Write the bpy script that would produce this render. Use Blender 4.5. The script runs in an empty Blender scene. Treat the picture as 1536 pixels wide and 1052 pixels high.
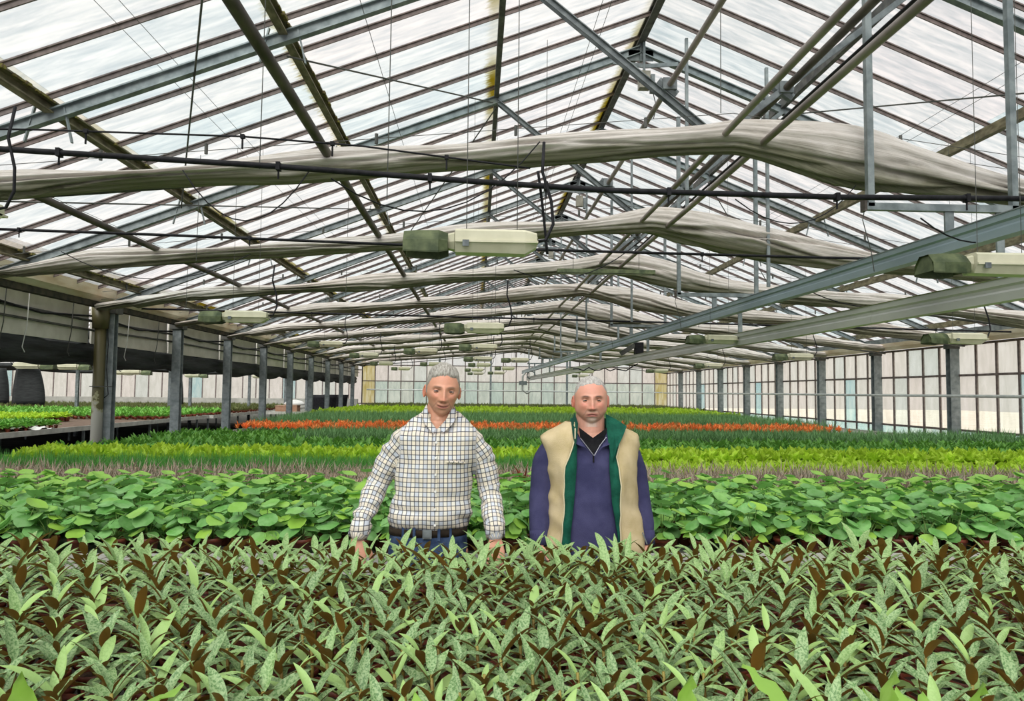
import bpy, bmesh, math, random
import numpy as np
from mathutils import Vector, Matrix, noise as mnoise, Euler
random.seed(7); R = random.random
def U(a, b): return a + (b - a) * random.random()
SC = bpy.context.scene; COL = SC.collection
# ------------------------------------------------------------------ camera, sky, exposure
CZ = 1.71; F = 1109.0; HX, HY, ROLL = 716.0, 588.0, 0.0095
def cam_basis():
    cy = Vector(((HX - 768) / F, -(HY - 526) / F, -1)).normalized()
    cx = Vector((1, -ROLL, 0)); cx = (cx - cx.dot(cy) * cy).normalized()
    return cx, cy, cx.cross(cy)
cam = bpy.data.cameras.new('camera'); cam.lens = 36 * F / 1536; cam.sensor_width = 36; cam.clip_start = .05; cam.clip_end = 400
camo = bpy.data.objects.new('camera', cam); COL.objects.link(camo)
cx, cy, cz = cam_basis()
camo.matrix_world = Matrix.Translation((0, 0, CZ)) @ Matrix((cx, cy, cz)).to_4x4()
SC.camera = camo
W = bpy.data.worlds.new('overcast_sky'); SC.world = W; W.use_nodes = True
nt = W.node_tree; bg = nt.nodes['Background']
tc = nt.nodes.new('ShaderNodeTexCoord'); nz = nt.nodes.new('ShaderNodeTexNoise'); nz.inputs['Scale'].default_value = 2.2; nz.inputs['Detail'].default_value = 4
rp = nt.nodes.new('ShaderNodeValToRGB'); rp.color_ramp.elements[0].position = .3; rp.color_ramp.elements[0].color = (.93, .93, .955, 1)
rp.color_ramp.elements[1].position = .7; rp.color_ramp.elements[1].color = (1, .98, .975, 1)
nt.links.new(tc.outputs['Generated'], nz.inputs['Vector']); nt.links.new(nz.outputs['Fac'], rp.inputs['Fac']); nt.links.new(rp.outputs['Color'], bg.inputs['Color'])
bg.inputs['Strength'].default_value = .52
sun = bpy.data.lights.new('veiled_sun', 'SUN'); sun.energy = 3.7; sun.angle = math.radians(60); sun.color = (1, .97, .92)
suno = bpy.data.objects.new('veiled_sun', sun); COL.objects.link(suno); suno.rotation_euler = (math.radians(38), math.radians(-14), 0)
SC.view_settings.view_transform = 'Standard'; SC.view_settings.look = 'None'; SC.view_settings.gamma = 1
SC.view_settings.use_curve_mapping = False; SC.view_settings.exposure = .72
SC.cycles.max_bounces = 7; SC.cycles.diffuse_bounces = 4; SC.cycles.glossy_bounces = 2; SC.cycles.transmission_bounces = 3; SC.cycles.transparent_max_bounces = 10
SC.cycles.use_denoising = True; SC.cycles.caustics_reflective = False; SC.cycles.caustics_refractive = False
# ------------------------------------------------------------------ materials
class G:
    def __init__(s, m): s.m = m; s.t = m.node_tree
    def n(s, ty, **k):
        x = s.t.nodes.new('ShaderNode' + ty)
        for a, b in k.items(): setattr(x, a, b)
        return x
    def l(s, a, b): s.t.links.new(a, b)
    def put(s, sock, v):
        if isinstance(v, bpy.types.NodeSocket): s.l(v, sock)
        elif isinstance(v, (tuple, list)) and len(v) == 3 and len(sock.default_value) == 4: sock.default_value = (*v, 1)
        else: sock.default_value = v
    def math(s, op, a, b=0.0, c=None):
        x = s.n('Math', operation=op); s.put(x.inputs[0], a); s.put(x.inputs[1], b)
        if c is not None: s.put(x.inputs[2], c)
        return x.outputs[0]
    def mix(s, f, a, b, bt='MIX'):
        x = s.n('Mix', data_type='RGBA', blend_type=bt); s.put(x.inputs[0], f); s.put(x.inputs[6], a); s.put(x.inputs[7], b); return x.outputs[2]
    def noise(s, vec=None, scale=5, detail=3, rough=.55, dist=0):
        x = s.n('TexNoise'); x.inputs['Scale'].default_value = scale; x.inputs['Detail'].default_value = detail
        x.inputs['Roughness'].default_value = rough; x.inputs['Distortion'].default_value = dist
        if vec is not None: s.l(vec, x.inputs['Vector'])
        return x.outputs['Fac']
    def ramp(s, f, stops):
        x = s.n('ValToRGB'); e = x.color_ramp.elements
        while len(e) < len(stops): e.new(.5)
        for q, (p, c) in zip(e, stops): q.position = p; q.color = (*c, 1) if not isinstance(c, float) else (c, c, c, 1)
        s.put(x.inputs[0], f); return x.outputs[0]
    def obj(s): return s.n('TexCoord').outputs['Object']
    def rand(s): return s.n('ObjectInfo').outputs['Random']
    def mapping(s, v, scale):
        x = s.n('Mapping'); x.inputs['Scale'].default_value = scale; s.l(v, x.inputs['Vector']); return x.outputs[0]
def newmat(name):
    m = bpy.data.materials.new(name); m.use_nodes = True; g = G(m); b = m.node_tree.nodes['Principled BSDF']; return m, g, b
def mat(name, c, c2=None, rough=.6, metal=0, scale=8, stretch=(1, 1, 1), lo=.35, hi=.65, bump=0, bscale=60, rnd=0, spec=.5, world=False):
    m, g, b = newmat(name)
    v = g.n('NewGeometry').outputs['Position'] if world else g.obj()
    v = g.mapping(v, stretch)
    col = c
    if c2 is not None: col = g.ramp(g.noise(v, scale, 4), [(lo, c), (hi, c2)])
    if rnd:
        h = g.n('HueSaturation'); g.put(h.inputs['Color'], col); g.put(h.inputs['Value'], g.math('MULTIPLY_ADD', g.rand(), 2 * rnd, 1 - rnd)); col = h.outputs[0]
    g.put(b.inputs['Base Color'], col); b.inputs['Roughness'].default_value = rough; b.inputs['Metallic'].default_value = metal
    b.inputs['Specular IOR Level'].default_value = spec
    if bump:
        bp = g.n('Bump'); bp.inputs['Strength'].default_value = bump; bp.inputs['Distance'].default_value = .01
        g.l(g.noise(v, bscale, 3), bp.inputs['Height']); g.l(bp.outputs[0], b.inputs['Normal'])
    return m
def leafmat(name, top, top2, under, scale=120, lo=.42, hi=.58, trans=.3, rough=.45, rnd=.18, base=None, varc=None, world=False):
    """thin leaf: mottled upper face, plain underside, some light through"""
    m, g, b = newmat(name)
    v = g.n('NewGeometry').outputs['Position'] if world else g.obj()
    if not world:
        a = g.n('VectorMath', operation='ADD'); cb = g.n('CombineXYZ'); g.l(g.math('MULTIPLY', g.rand(), 9), cb.inputs[0]); g.l(v, a.inputs[0]); g.l(cb.outputs[0], a.inputs[1]); v2 = a.outputs[0]
    else: v2 = v
    col = g.ramp(g.noise(v2, scale, 3, .6), [(lo, top), (hi, top2)])
    if varc is not None:
        col = g.mix(g.ramp(g.noise(v2, 6, 2) if world else g.rand(), [(.55, (0., 0., 0.)), (.95, (1., 1., 1.))]), col, varc)
    if under is not None: col = g.mix(g.n('NewGeometry').outputs['Backfacing'], col, under)
    h = g.n('HueSaturation'); g.put(h.inputs['Color'], col)
    g.put(h.inputs['Value'], g.math('MULTIPLY_ADD', g.noise(v, 2.5, 2) if world else g.rand(), 2 * rnd, 1 - rnd)); col = h.outputs[0]
    g.put(b.inputs['Base Color'], col); b.inputs['Roughness'].default_value = rough; b.inputs['Specular IOR Level'].default_value = .35
    tr = g.n('BsdfTranslucent'); g.put(tr.inputs[0], col); mx = g.n('MixShader'); mx.inputs[0].default_value = trans
    g.l(b.outputs[0], mx.inputs[1]); g.l(tr.outputs[0], mx.inputs[2]); g.l(mx.outputs[0], m.node_tree.nodes['Material Output'].inputs[0])
    return m
def panemat(name, tint, tint2, clear=.45, algae=None, rnd=.06, stretch=(1.2, 7, 1), teal=None):
    """white-washed glass: part clear, part milky"""
    m, g, b = newmat(name); v = g.obj()
    a = g.n('VectorMath', operation='ADD'); cb = g.n('CombineXYZ'); g.l(g.math('MULTIPLY', g.rand(), 31), cb.inputs[2]); g.l(v, a.inputs[0]); g.l(cb.outputs[0], a.inputs[1])
    v2 = g.mapping(a.outputs[0], stretch)
    col = g.ramp(g.noise(v2, 1.6, 5, .65, .4), [(.32, tint2), (.62, tint)])
    col = g.mix(g.math('MULTIPLY', g.rand(), .55), col, g.ramp(g.math('FRACT', g.math('MULTIPLY', g.rand(), 7)), [(0, (1, .93, .94)), (.5, (.99, .985, .98)), (1., (.86, .95, .97))]), 'MULTIPLY')
    if algae is not None:
        sx = g.n('SeparateXYZ'); g.l(v, sx.inputs[0])
        e = g.math('MULTIPLY_ADD', sx.outputs[0], algae[1], algae[0])
        nn = g.noise(g.mapping(a.outputs[0], (3, 14, 1)), 3, 4, .7)
        f = g.ramp(g.math('ADD', e, g.math('MULTIPLY', nn, .9)), [(.78, (0., 0., 0.)), (1., (1., 1., 1.))])
        f = g.math('MULTIPLY', f, g.ramp(g.noise(g.n('NewGeometry').outputs['Position'], .35, 1), [(.42, .15), (.6, 1.)]))
        col = g.mix(f, col, (.42, .36, .08))
    tr = g.n('BsdfTransparent'); tl = g.n('BsdfTranslucent'); g.put(tr.inputs[0], col); g.put(tl.inputs[0], col)
    mx = g.n('MixShader'); mx.inputs[0].default_value = 1 - clear; g.l(tr.outputs[0], mx.inputs[1]); g.l(tl.outputs[0], mx.inputs[2])
    gl = g.n('BsdfGlossy'); gl.inputs['Roughness'].default_value = .25; m2 = g.n('MixShader'); m2.inputs[0].default_value = .05
    g.l(mx.outputs[0], m2.inputs[1]); g.l(gl.outputs[0], m2.inputs[2])
    g.l(m2.outputs[0], m.node_tree.nodes['Material Output'].inputs[0]); return m
M = {}
M['bar'] = mat('weathered_glazing_bar', (.105, .08, .075), (.20, .16, .15), .7, scale=14)
M['galv'] = mat('galvanised_steel', (.15, .18, .19), (.29, .33, .34), .5, .25, scale=9)
M['galv_dark'] = mat('dark_galvanised_steel', (.12, .14, .15), (.23, .26, .27), .55, .25, scale=12)
M['galv_light'] = mat('pale_galvanised_steel', (.45, .49, .48), (.6, .63, .61), .5, .2, scale=7)
M['rail_blue'] = mat('blue_grey_rail', (.22, .30, .35), (.34, .43, .47), .42, .3, scale=3, stretch=(1, .2, 1))
M['rail_grey'] = mat('algae_stained_grey_rail', (.50, .51, .49), (.64, .65, .62), .5, .15, scale=3, stretch=(1, .3, 1))
M['rail_green'] = mat('green_algae_film', (.10, .13, .04), (.22, .25, .12), .8, scale=6, stretch=(1, .3, 1))
M['purlin'] = mat('stained_purlin', (.10, .085, .045), (.26, .235, .145), .7, scale=18, stretch=(1, .4, 1))
M['purlin_dark'] = mat('dark_purlin', (.07, .07, .07), (.16, .16, .15), .7, scale=10)
M['moss'] = mat('mossy_crust', (.10, .07, .04), (.25, .23, .05), .95, scale=30)
M['pipe_rust'] = mat('old_heating_pipe', (.045, .036, .030), (.13, .11, .09), .6, .1, scale=10, stretch=(1, .3, 1))
M['pipe_silver'] = mat('silver_pipe', (.22, .185, .17), (.38, .33, .31), .5, .2, scale=7, stretch=(1, .3, 1))
M['black_pe'] = mat('black_plastic', (.007, .007, .009), (.018, .018, .022), .6, scale=20, spec=.2)
M['cream'] = mat('stained_cream_panel', (.66, .52, .34), (.92, .84, .68), .6, scale=2.6, stretch=(1, .5, 2.5), world=True)
M['beige'] = mat('beige_insulation', (.56, .54, .47), (.70, .68, .61), .7, scale=3)
M['underband'] = mat('black_underband', (.02, .02, .015), (.07, .06, .04), .9, scale=8)
M['post_green'], g_, b_ = newmat('algae_green_pipe')
sx_ = g_.n('SeparateXYZ'); g_.l(g_.obj(), sx_.inputs[0]); g_.put(b_.inputs['Base Color'], g_.ramp(g_.math('MULTIPLY_ADD', g_.noise(g_.obj(), 6, 4), .8, g_.math('MULTIPLY', sx_.outputs[2], .4)), [(.9, (.38, .38, .34)), (1.15, (.24, .24, .10)), (1.5, (.09, .08, .03))]))
M['lamp_cream'] = mat('cream_lamp_housing', (.52, .51, .36), (.68, .66, .50), .5, scale=5)
M['lamp_green'] = mat('green_stained_reflector', (.03, .05, .015), (.13, .16, .07), .5, .2, scale=9)
M['lamp_inner'] = mat('reflector_inside', (.30, .32, .22), (.5, .5, .38), .4, .2, scale=12)
M['dark_metal'] = mat('dark_metal', (.04, .045, .04), (.1, .1, .09), .6, scale=10)
M['motor'] = mat('motor_grey', (.22, .21, .17), (.34, .32, .27), .6, scale=10)
M['floor'] = mat('dark_wet_concrete', (.035, .035, .03), (.10, .095, .085), .8, scale=1.3, bump=.3, bscale=25, world=True)
M['outside'] = mat('pale_concrete_yard', (.55, .54, .50), (.68, .67, .62), .8, scale=.5, world=True)
M['bench'] = mat('grey_bench_sheet', (.20, .20, .18), (.32, .32, .29), .6, scale=4)
M['rim'] = mat('aluminium_rim', (.42, .42, .38), (.60, .60, .55), .5, .2, scale=5)
M['matting'] = mat('brown_capillary_mat', (.10, .06, .04), (.20, .14, .10), .95, scale=9)
M['pot'] = mat('terracotta_plastic', (.13, .025, .012), (.24, .06, .03), .5, scale=12, rnd=.2)
M['soil'] = mat('peat', (.03, .016, .01), (.09, .05, .03), 1, scale=80, bump=.6, bscale=150)
M['white_pl'] = mat('white_plastic', (.8, .8, .78), (.7, .7, .68), .5)
M['brick_grey'] = mat('grey_low_wall', (.34, .34, .31), (.46, .46, .42), .8, scale=3)
M['curtain'] = mat('black_screen_cloth', (.006, .008, .009), (.022, .027, .028), .75, scale=5, stretch=(1, .5, 6), bump=.6, bscale=9)
M['speck'] = leafmat('speckled_leaf', (.11, .23, .075), (.33, .47, .23), (.19, .095, .018), 170, .40, .56, .22, .42, .22, varc=(.30, .46, .15))
M['speck_stem'] = mat('brown_stem', (.16, .09, .02), (.30, .26, .05), .6, scale=20)
M['lime'] = leafmat('lime_wavy_leaf', (.28, .55, .06), (.42, .70, .14), (.30, .52, .10), 15, .3, .7, .4, .4, .1)
M['pilea'] = leafmat('round_green_leaf', (.15, .40, .09), (.29, .57, .21), (.20, .42, .12), 14, .35, .65, .28, .33, .3, varc=(.28, .48, .07))
M['pilea_stem'] = leafmat('pale_stem', (.30, .46, .14), (.22, .36, .10), None, 20, .3, .7, .3, .5, .1)
M['air'] = leafmat('grey_pink_blade', (.25, .28, .20), (.50, .34, .27), None, 30, .35, .65, .15, .6, .25)
M['grass'] = leafmat('thin_green_blade', (.07, .27, .05), (.15, .42, .08), None, 9, .35, .65, .3, .5, .2)
M['lettuce'] = leafmat('yellow_lime_leaf', (.40, .62, .03), (.55, .76, .08), None, 16, .3, .7, .35, .5, .15)
M['leafy'] = leafmat('fresh_green_leaf', (.08, .28, .04), (.24, .52, .08), None, 12, .3, .7, .3, .4, .2)
M['aloe'] = leafmat('spiky_grey_green_leaf', (.08, .20, .06), (.20, .38, .15), None, 8, .35, .65, .2, .45, .2)
M['orange'] = leafmat('orange_bract', (.98, .20, .05), (1.0, .42, .12), None, 10, .35, .65, .3, .45, .15)
M['olive'] = leafmat('olive_leaf', (.12, .17, .04), (.24, .26, .10), None, 8, .35, .65, .2, .6, .2)
for k_ in ('grass', 'lettuce', 'leafy', 'aloe', 'orange', 'olive', 'air', 'pilea'):   # the same plants where they run on as one mass
    pass
M['redleaf'] = leafmat('dark_red_leaf', (.16, .03, .015), (.28, .07, .03), None, 20, .3, .7, .2, .5, .2)
M['pane_l'] = panemat('milky_roof_glass', (.98, .975, .96), (.80, .83, .84), .85, algae=(.80, 3.0))
M['pane_r'] = panemat('milky_roof_glass_clearer', (.97, .97, .96), (.76, .80, .81), .86)
M['pane_w'] = panemat('milky_wall_glass', (.97, .95, .90), (.88, .86, .80), .85, stretch=(3, 3, .8))
M['pane_teal'] = panemat('teal_shaded_glass', (.82, .90, .87), (.66, .80, .80), .75, stretch=(3, 3, .8))
M['pane_back'] = panemat('greenish_back_glass', (.88, .91, .84), (.72, .77, .71), .8, stretch=(3, 3, .8))
M['pane_y'] = panemat('yellowed_glass', (.88, .85, .70), (.66, .58, .28), .4, stretch=(6, 6, .8))
def screenmat():
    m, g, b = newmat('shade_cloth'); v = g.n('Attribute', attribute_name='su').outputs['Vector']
    f = g.noise(g.mapping(v, (.7, 46, 1)), 1, 6, .7, .9); f2 = g.noise(g.mapping(v, (2.5, 9, 1)), 1, 4, .6, 1.5)
    c = g.ramp(g.math('MULTIPLY_ADD', f2, .35, g.math('MULTIPLY', f, .65)), [(.36, (.50, .45, .40)), (.48, (.72, .67, .62)), (.62, (.88, .83, .80))])
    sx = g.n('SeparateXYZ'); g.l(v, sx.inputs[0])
    alg_shade = g.ramp(g.math('MULTIPLY_ADD', g.math('SUBTRACT', g.noise(g.mapping(v, (1.6, 7, 1)), 1, 4), .5), .8, sx.outputs[2]), [(.50, (0., 0., 0.)), (.80, (1., 1., 1.))])
    c = g.mix(g.math('MULTIPLY', alg_shade, .86), c, g.ramp(f, [(.4, (.085, .088, .035)), (.6, (.20, .20, .11))]))  # algae green plus underside shade painted into the lower half of the roll
    g.put(b.inputs['Base Color'], c); b.inputs['Roughness'].default_value = .8
    bp = g.n('Bump'); bp.inputs['Strength'].default_value = .8; bp.inputs['Distance'].default_value = .012; g.l(g.math('MULTIPLY_ADD', f2, .5, f), bp.inputs['Height']); g.l(bp.outputs[0], b.inputs['Normal'])
    tl = g.n('BsdfTranslucent'); g.put(tl.inputs[0], c); mx = g.n('MixShader'); mx.inputs[0].default_value = .2
    g.l(b.outputs[0], mx.inputs[1]); g.l(tl.outputs[0], mx.inputs[2]); g.l(mx.outputs[0], m.node_tree.nodes['Material Output'].inputs[0]); return m
M['screen'] = screenmat()
# ------------------------------------------------------------------ mesh helpers
class MB:
    def __init__(s): s.v = []; s.f = []; s.m = []; s.mi = 0
    def add(s, vs, fs):
        o = len(s.v); s.v += [tuple(p) for p in vs]; s.f += [tuple(i + o for i in f) for f in fs]; s.m += [s.mi] * len(fs); return s
    def box(s, a, b):
        x0, y0, z0 = a; x1, y1, z1 = b
        return s.add([(x0, y0, z0), (x1, y0, z0), (x1, y1, z0), (x0, y1, z0), (x0, y0, z1), (x1, y0, z1), (x1, y1, z1), (x0, y1, z1)],
              [(0, 3, 2, 1), (4, 5, 6, 7), (0, 1, 5, 4), (1, 2, 6, 5), (2, 3, 7, 6), (3, 0, 4, 7)])
    def beam(s, a, b, w, h, up=(0, 0, 1), prof='box', t=.012):
        a = Vector(a); b = Vector(b); d = (b - a).normalized(); si = d.cross(Vector(up)).normalized(); u = si.cross(d)
        def ext(x0, x1, y0, y1):
            vs = [p + si * x + u * y for p in (a, b) for x, y in ((x0, y0), (x1, y0), (x1, y1), (x0, y1))]
            s.add(vs, [(0, 1, 2, 3), (7, 6, 5, 4), (0, 4, 5, 1), (1, 5, 6, 2), (2, 6, 7, 3), (3, 7, 4, 0)])
        if prof == 'box': ext(-w / 2, w / 2, -h / 2, h / 2)
        elif prof == 'I': ext(-w / 2, w / 2, h / 2 - t, h / 2); ext(-w / 2, w / 2, -h / 2, -h / 2 + t); ext(-t / 2, t / 2, -h / 2 + t, h / 2 - t)
        elif prof == 'T': ext(-w / 2, w / 2, h / 2 - t, h / 2); ext(-t / 2, t / 2, -h / 2, h / 2 - t)
        elif prof == 'L': ext(-w / 2, w / 2, h / 2 - t, h / 2); ext(-w / 2, -w / 2 + t, -h / 2, h / 2 - t)
        elif prof == 'C': ext(-w / 2, w / 2, h / 2 - t, h / 2); ext(-w / 2, w / 2, -h / 2, -h / 2 + t); ext(-w / 2, -w / 2 + t, -h / 2 + t, h / 2 - t)
        return s
    def tube(s, pts, r, n=8, cap=True, prof=None):
        pts = [Vector(p) for p in pts]; rs = r if isinstance(r, (list, tuple)) else [r] * len(pts)
        d0 = (pts[1] - pts[0]).normalized(); ref = Vector((0, 0, 1)) if abs(d0.z) < .9 else Vector((1, 0, 0))
        nrm = (ref - ref.dot(d0) * d0).normalized(); vs = []; fs = []
        for i, p in enumerate(pts):
            d = ((pts[min(i + 1, len(pts) - 1)] - pts[max(i - 1, 0)])).normalized()
            nrm = (nrm - nrm.dot(d) * d).normalized(); bi = d.cross(nrm)
            for k in range(n):
                a = 2 * math.pi * k / n; q = (1, 1) if prof is None else prof
                vs.append(p + (nrm * math.cos(a) * q[0] + bi * math.sin(a) * q[1]) * rs[i])
        for i in range(len(pts) - 1):
            for k in range(n):
                fs.append((i * n + k, i * n + (k + 1) % n, (i + 1) * n + (k + 1) % n, (i + 1) * n + k))
        if cap: fs += [tuple(range(n))[::-1], tuple(range((len(pts) - 1) * n, len(pts) * n))]
        return s.add(vs, fs)
    def lathe(s, prof, n=16, c=(0, 0, 0)):
        vs = [(c[0] + r * math.cos(2 * math.pi * k / n), c[1] + r * math.sin(2 * math.pi * k / n), c[2] + z) for r, z in prof for k in range(n)]
        fs = [(i * n + k, i * n + (k + 1) % n, (i + 1) * n + (k + 1) % n, (i + 1) * n + k) for i in range(len(prof) - 1) for k in range(n)]
        return s.add(vs, fs)
    def rings(s, rg, closed=True, cap=True):
        n = len(rg[0]); vs = [p for r_ in rg for p in r_]; fs = []
        for i in range(len(rg) - 1):
            for k in range(n if closed else n - 1):
                fs.append((i * n + k, i * n + (k + 1) % n, (i + 1) * n + (k + 1) % n, (i + 1) * n + k))
        if cap and closed: fs += [tuple(range(n))[::-1], tuple(range((len(rg) - 1) * n, len(rg) * n))]
        return s.add(vs, fs)
    def mesh(s, name, mats, smooth=False):
        me = bpy.data.meshes.new(name); me.from_pydata(s.v, [], s.f)
        for m in (mats if isinstance(mats, (list, tuple)) else [mats]): me.materials.append(m)
        if any(s.m): me.polygons.foreach_set('material_index', s.m)
        if smooth: me.polygons.foreach_set('use_smooth', [True] * len(s.f))
        return me
    def build(s, name, mats, parent=None, smooth=False, **k):
        return link(name, s.mesh(name, mats, smooth), parent, **k)
def link(name, me, parent=None, loc=None, rot=None, scale=None, label=None, cat=None, group=None, kind=None):
    o = bpy.data.objects.new(name, me); COL.objects.link(o)
    if parent is not None: o.parent = parent
    if loc is not None: o.location = loc
    if rot is not None: o.rotation_euler = rot
    if scale is not None: o.scale = scale if not isinstance(scale, float) else (scale,) * 3
    tag(o, label, cat, group, kind); return o
def tag(o, label=None, cat=None, group=None, kind=None):
    if label: o['label'] = label
    if cat: o['category'] = cat
    if group: o['group'] = group
    if kind: o['kind'] = kind
def thing(name, loc, label, cat, group=None, kind=None, rot=None): return link(name, None, None, loc, rot, None, label, cat, group, kind)
ORD = ['first', 'second', 'third', 'fourth', 'fifth', 'sixth', 'seventh', 'eighth', 'ninth', 'tenth', 'eleventh', 'twelfth', 'thirteenth', 'fourteenth', 'fifteenth']
# ------------------------------------------------------------------ the greenhouse shell
XL, XR, XM = -6.05, 10.15, 2.05
ZRIDGE = CZ + 4.62; SL, SR = .385, .405
YE, Y0 = 39.2, -2.8
def rz(x): return ZRIDGE - (SL * (XM - x) if x < XM else SR * (x - XM))
MB().box((-34, -4, -.1), (XR + .3, YE + .3, 0)).build('floor', M['floor'], label='dark damp greenhouse floor under the benches', cat='floor', kind='structure')
MB().box((XR + .3, -8, -.12), (60, 90, -.02)).box((-60, YE + .3, -.12), (XR + .3, 90, -.02)).build('ground', M['outside'], label='pale yard outside the glass walls', cat='ground', kind='structure')
PXL = [XM, .2, -1.68, -3.58, -5.5, XL]; PXR = [XM, 3.9, 5.75, 7.65, 9.55, XR]
bar_y = [Y0 + .6 * i for i in range(71)]
def roof(name, px, side, pm, label, detail=True):
    root = thing(name, (XM, 0, 0), label, 'roof', kind='structure')
    sl = SL if side < 0 else SR
    def P(x, y, dz=0): return (x - XM, y, rz(x) + dz)
    bm = MB().beam((0, 0, 0), Vector(P(px[-1], 0)) - Vector(P(px[0], 0)), .036, .05, prof='T', t=.012).mesh('glazing_bar', M['bar'])
    for y in bar_y:
        link('glazing_bar', bm, root, P(px[0], y, -.03))
    for j in range(5):
        a, b = px[j], px[j + 1]; L = abs(b - a); d = -L * sl
        me = MB().add([(0, -.29, 0), (0, .29, 0), (side * L, .29, d), (side * L, -.29, d), (0, -.29, .006), (0, .29, .006), (side * L, .29, d + .006), (side * L, -.29, d + .006)],
             [(3, 2, 1, 0), (4, 5, 6, 7), (0, 1, 5, 4), (1, 2, 6, 5), (2, 3, 7, 6), (3, 0, 4, 7)]).mesh('pane', pm)
        near = MB()
        for i in range(70):
            yc = bar_y[i] + .3
            if i >= 10:
                link('pane', me, root, P(a, yc))
            else:
                q = P(a, yc)
                near.add([Vector(v.co) + Vector(q) for v in me.vertices], [tuple(p.vertices) for p in me.polygons])
        link('pane', near.mesh('pane', pm), root, kind='stuff')
    for j, x in enumerate(px[1:-1]):
        yk = j == 0 and side < 0
        b = MB().beam(P(x, Y0, -.12), P(x, YE, -.12), .075 if j else .06, .11, prof='C', t=.014)
        b.build('purlin', M['purlin_dark'] if j == 0 else M['purlin'], root)
        if j and side < 0:
            cr = MB()
            for k in range(110):
                y = U(3, 24); w = U(.006, .018); X, _, Z = P(x + .04, 0, -.10)
                cr.box((X - w, y, Z - w * .7), (X + w, y + U(.03, .12), Z + w))
            cr.build('moss_crust', M['moss'], root, kind='stuff')
    return root
roof_l = roof('roof_left', PXL, -1, M['pane_l'], 'left glazed roof slope of milky panes between thin dark bars')
roof_r = roof('roof_right', PXR, 1, M['pane_r'], 'right glazed roof slope of milky panes falling to the glass side wall')
MB().beam((XM, Y0, ZRIDGE - .06), (XM, YE, ZRIDGE - .06), .09, .13, prof='I').build('ridge_beam', M['purlin_dark'], label='dark ridge beam where the two glazed slopes meet', cat='beam', kind='structure')
# trusses every three metres
TY = [3.2 + 3 * i for i in range(13)]
NODE = (XM, CZ + 2.2)
for i, y in enumerate(TY):
    t = thing('roof_truss', (XM, y, 0), ORD[i] + ' steel roof truss from the camera, rafters with V struts under the ridge', 'truss', kind='structure')
    def Q(x, z): return (x - XM, 0, z)
    for x in (XL, XR):
        MB().beam(Q(XM, rz(XM) - .2), Q(x, rz(x) - .2), .07, .10, up=(0, 0, 1), prof='I', t=.012).build('rafter', M['galv'], t)
    for x in (.2, 3.9):
        for dy in (-.03, .03):
            a, b = Vector(Q(x, rz(x) - .22)), Vector(Q(*NODE)); a.y = b.y = dy
            MB().beam(a, b, .03, .05, prof='L', t=.008).build('strut', M['galv_dark'], t)
    for x, zz in ((XL, CZ + 1.38), (XR, CZ + 1.12)):
        pts = []
        for k in range(9):
            s = k / 8; pts.append((s * (x - XM), -.25, NODE[1] - .07 + (zz - NODE[1]) * s - .06 * math.sin(math.pi * s)))
        MB().tube(pts, .021, 6).build('tie_tube', M['dark_metal'], t, smooth=True)
    pl = MB(); pl.beam(Q(XM - .16, rz(XM) - .28), Q(XM + .16, rz(XM) - .28), .012, .14); pl.beam(Q(XM, rz(XM) - .1), Q(XM, rz(XM) - .36), .03, .05, up=(0, 1, 0)); pl.build('ridge_plate', M['galv_dark'], t)
    pl = MB().beam(Q(XM - .1, NODE[1]), Q(XM + .1, NODE[1]), .015, .13).build('node_plate', M['dark_metal'], t)
    for x in PXL[2:4] + PXR[2:4]:    # purlin hangers
        for dx in (-.12, .12):
            MB().beam(Q(x + dx, rz(x) - .12), Q(x + dx * 1.6, rz(x) - .42), .012, .03, up=(0, 1, 0)).build('hanger_strap', M['galv'], t)
# diagonal wind bracing
for k, (a, b) in enumerate([((-1.6, 4.3), (-3.6, 9.0)), ((-5.3, 6.2), (-1.6, 12.0)), ((-1.7, 6.4), (.15, 9.1)), ((.2, 9.3), (-1.6, 15)), ((5.7, 3.8), (9.0, 9.3)), ((5.8, 6.3), (3.9, 9.2)), ((9.3, 9.4), (5.8, 15.2)), ((3.9, 12.3), (7.6, 18))]):
    MB().tube([(a[0], a[1], rz(a[0]) - .26), (b[0], b[1], rz(b[0]) - .26)], .009, 5).build('brace_rod', M['dark_metal'],
        label=['thin diagonal brace rod crossing the near left panes', 'diagonal brace rod above the first cloth roll at left', 'brace rod ending at the dark upper purlin', 'brace rod running from the dark purlin down the left slope', 'brace rod at the upper right corner of the roof', 'brace rod under the right slope beside the second truss', 'brace rod low on the right slope over the grey rail', 'brace rod deeper on the right slope past the hangers'][k], cat='rod', kind='structure')
# vent motors under the ridge
for k, y in enumerate([9.2, 15.2, 21.2]):
    t = thing('vent_motor', (XM + .05, y - .05, ZRIDGE - .62), ORD[k] + ' vent motor box hanging under the ridge from the camera', 'motor')
    MB().box((-.09, -.06, -.12), (.05, .06, .1)).build('housing', M['motor'], t)
    MB().box((.06, -.05, -.16), (.11, .05, .06)).build('gear_case', M['galv_dark'], t)
    MB().beam((-.02, 0, .08), (-.02, 0, .5), .03, .03, up=(0, 1, 0)).build('bracket', M['galv_dark'], t)
    for s in (-1, 1): MB().beam((0, 0, .18), (s * .42, 0, .22), .02, .05).build('arm', M['galv_dark'], t)
    MB().tube([(.08, 0, -.1), (.14, 0, -.35), (.1, 0, -.5)], .006, 5).build('cord', M['black_pe'], t)
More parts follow.
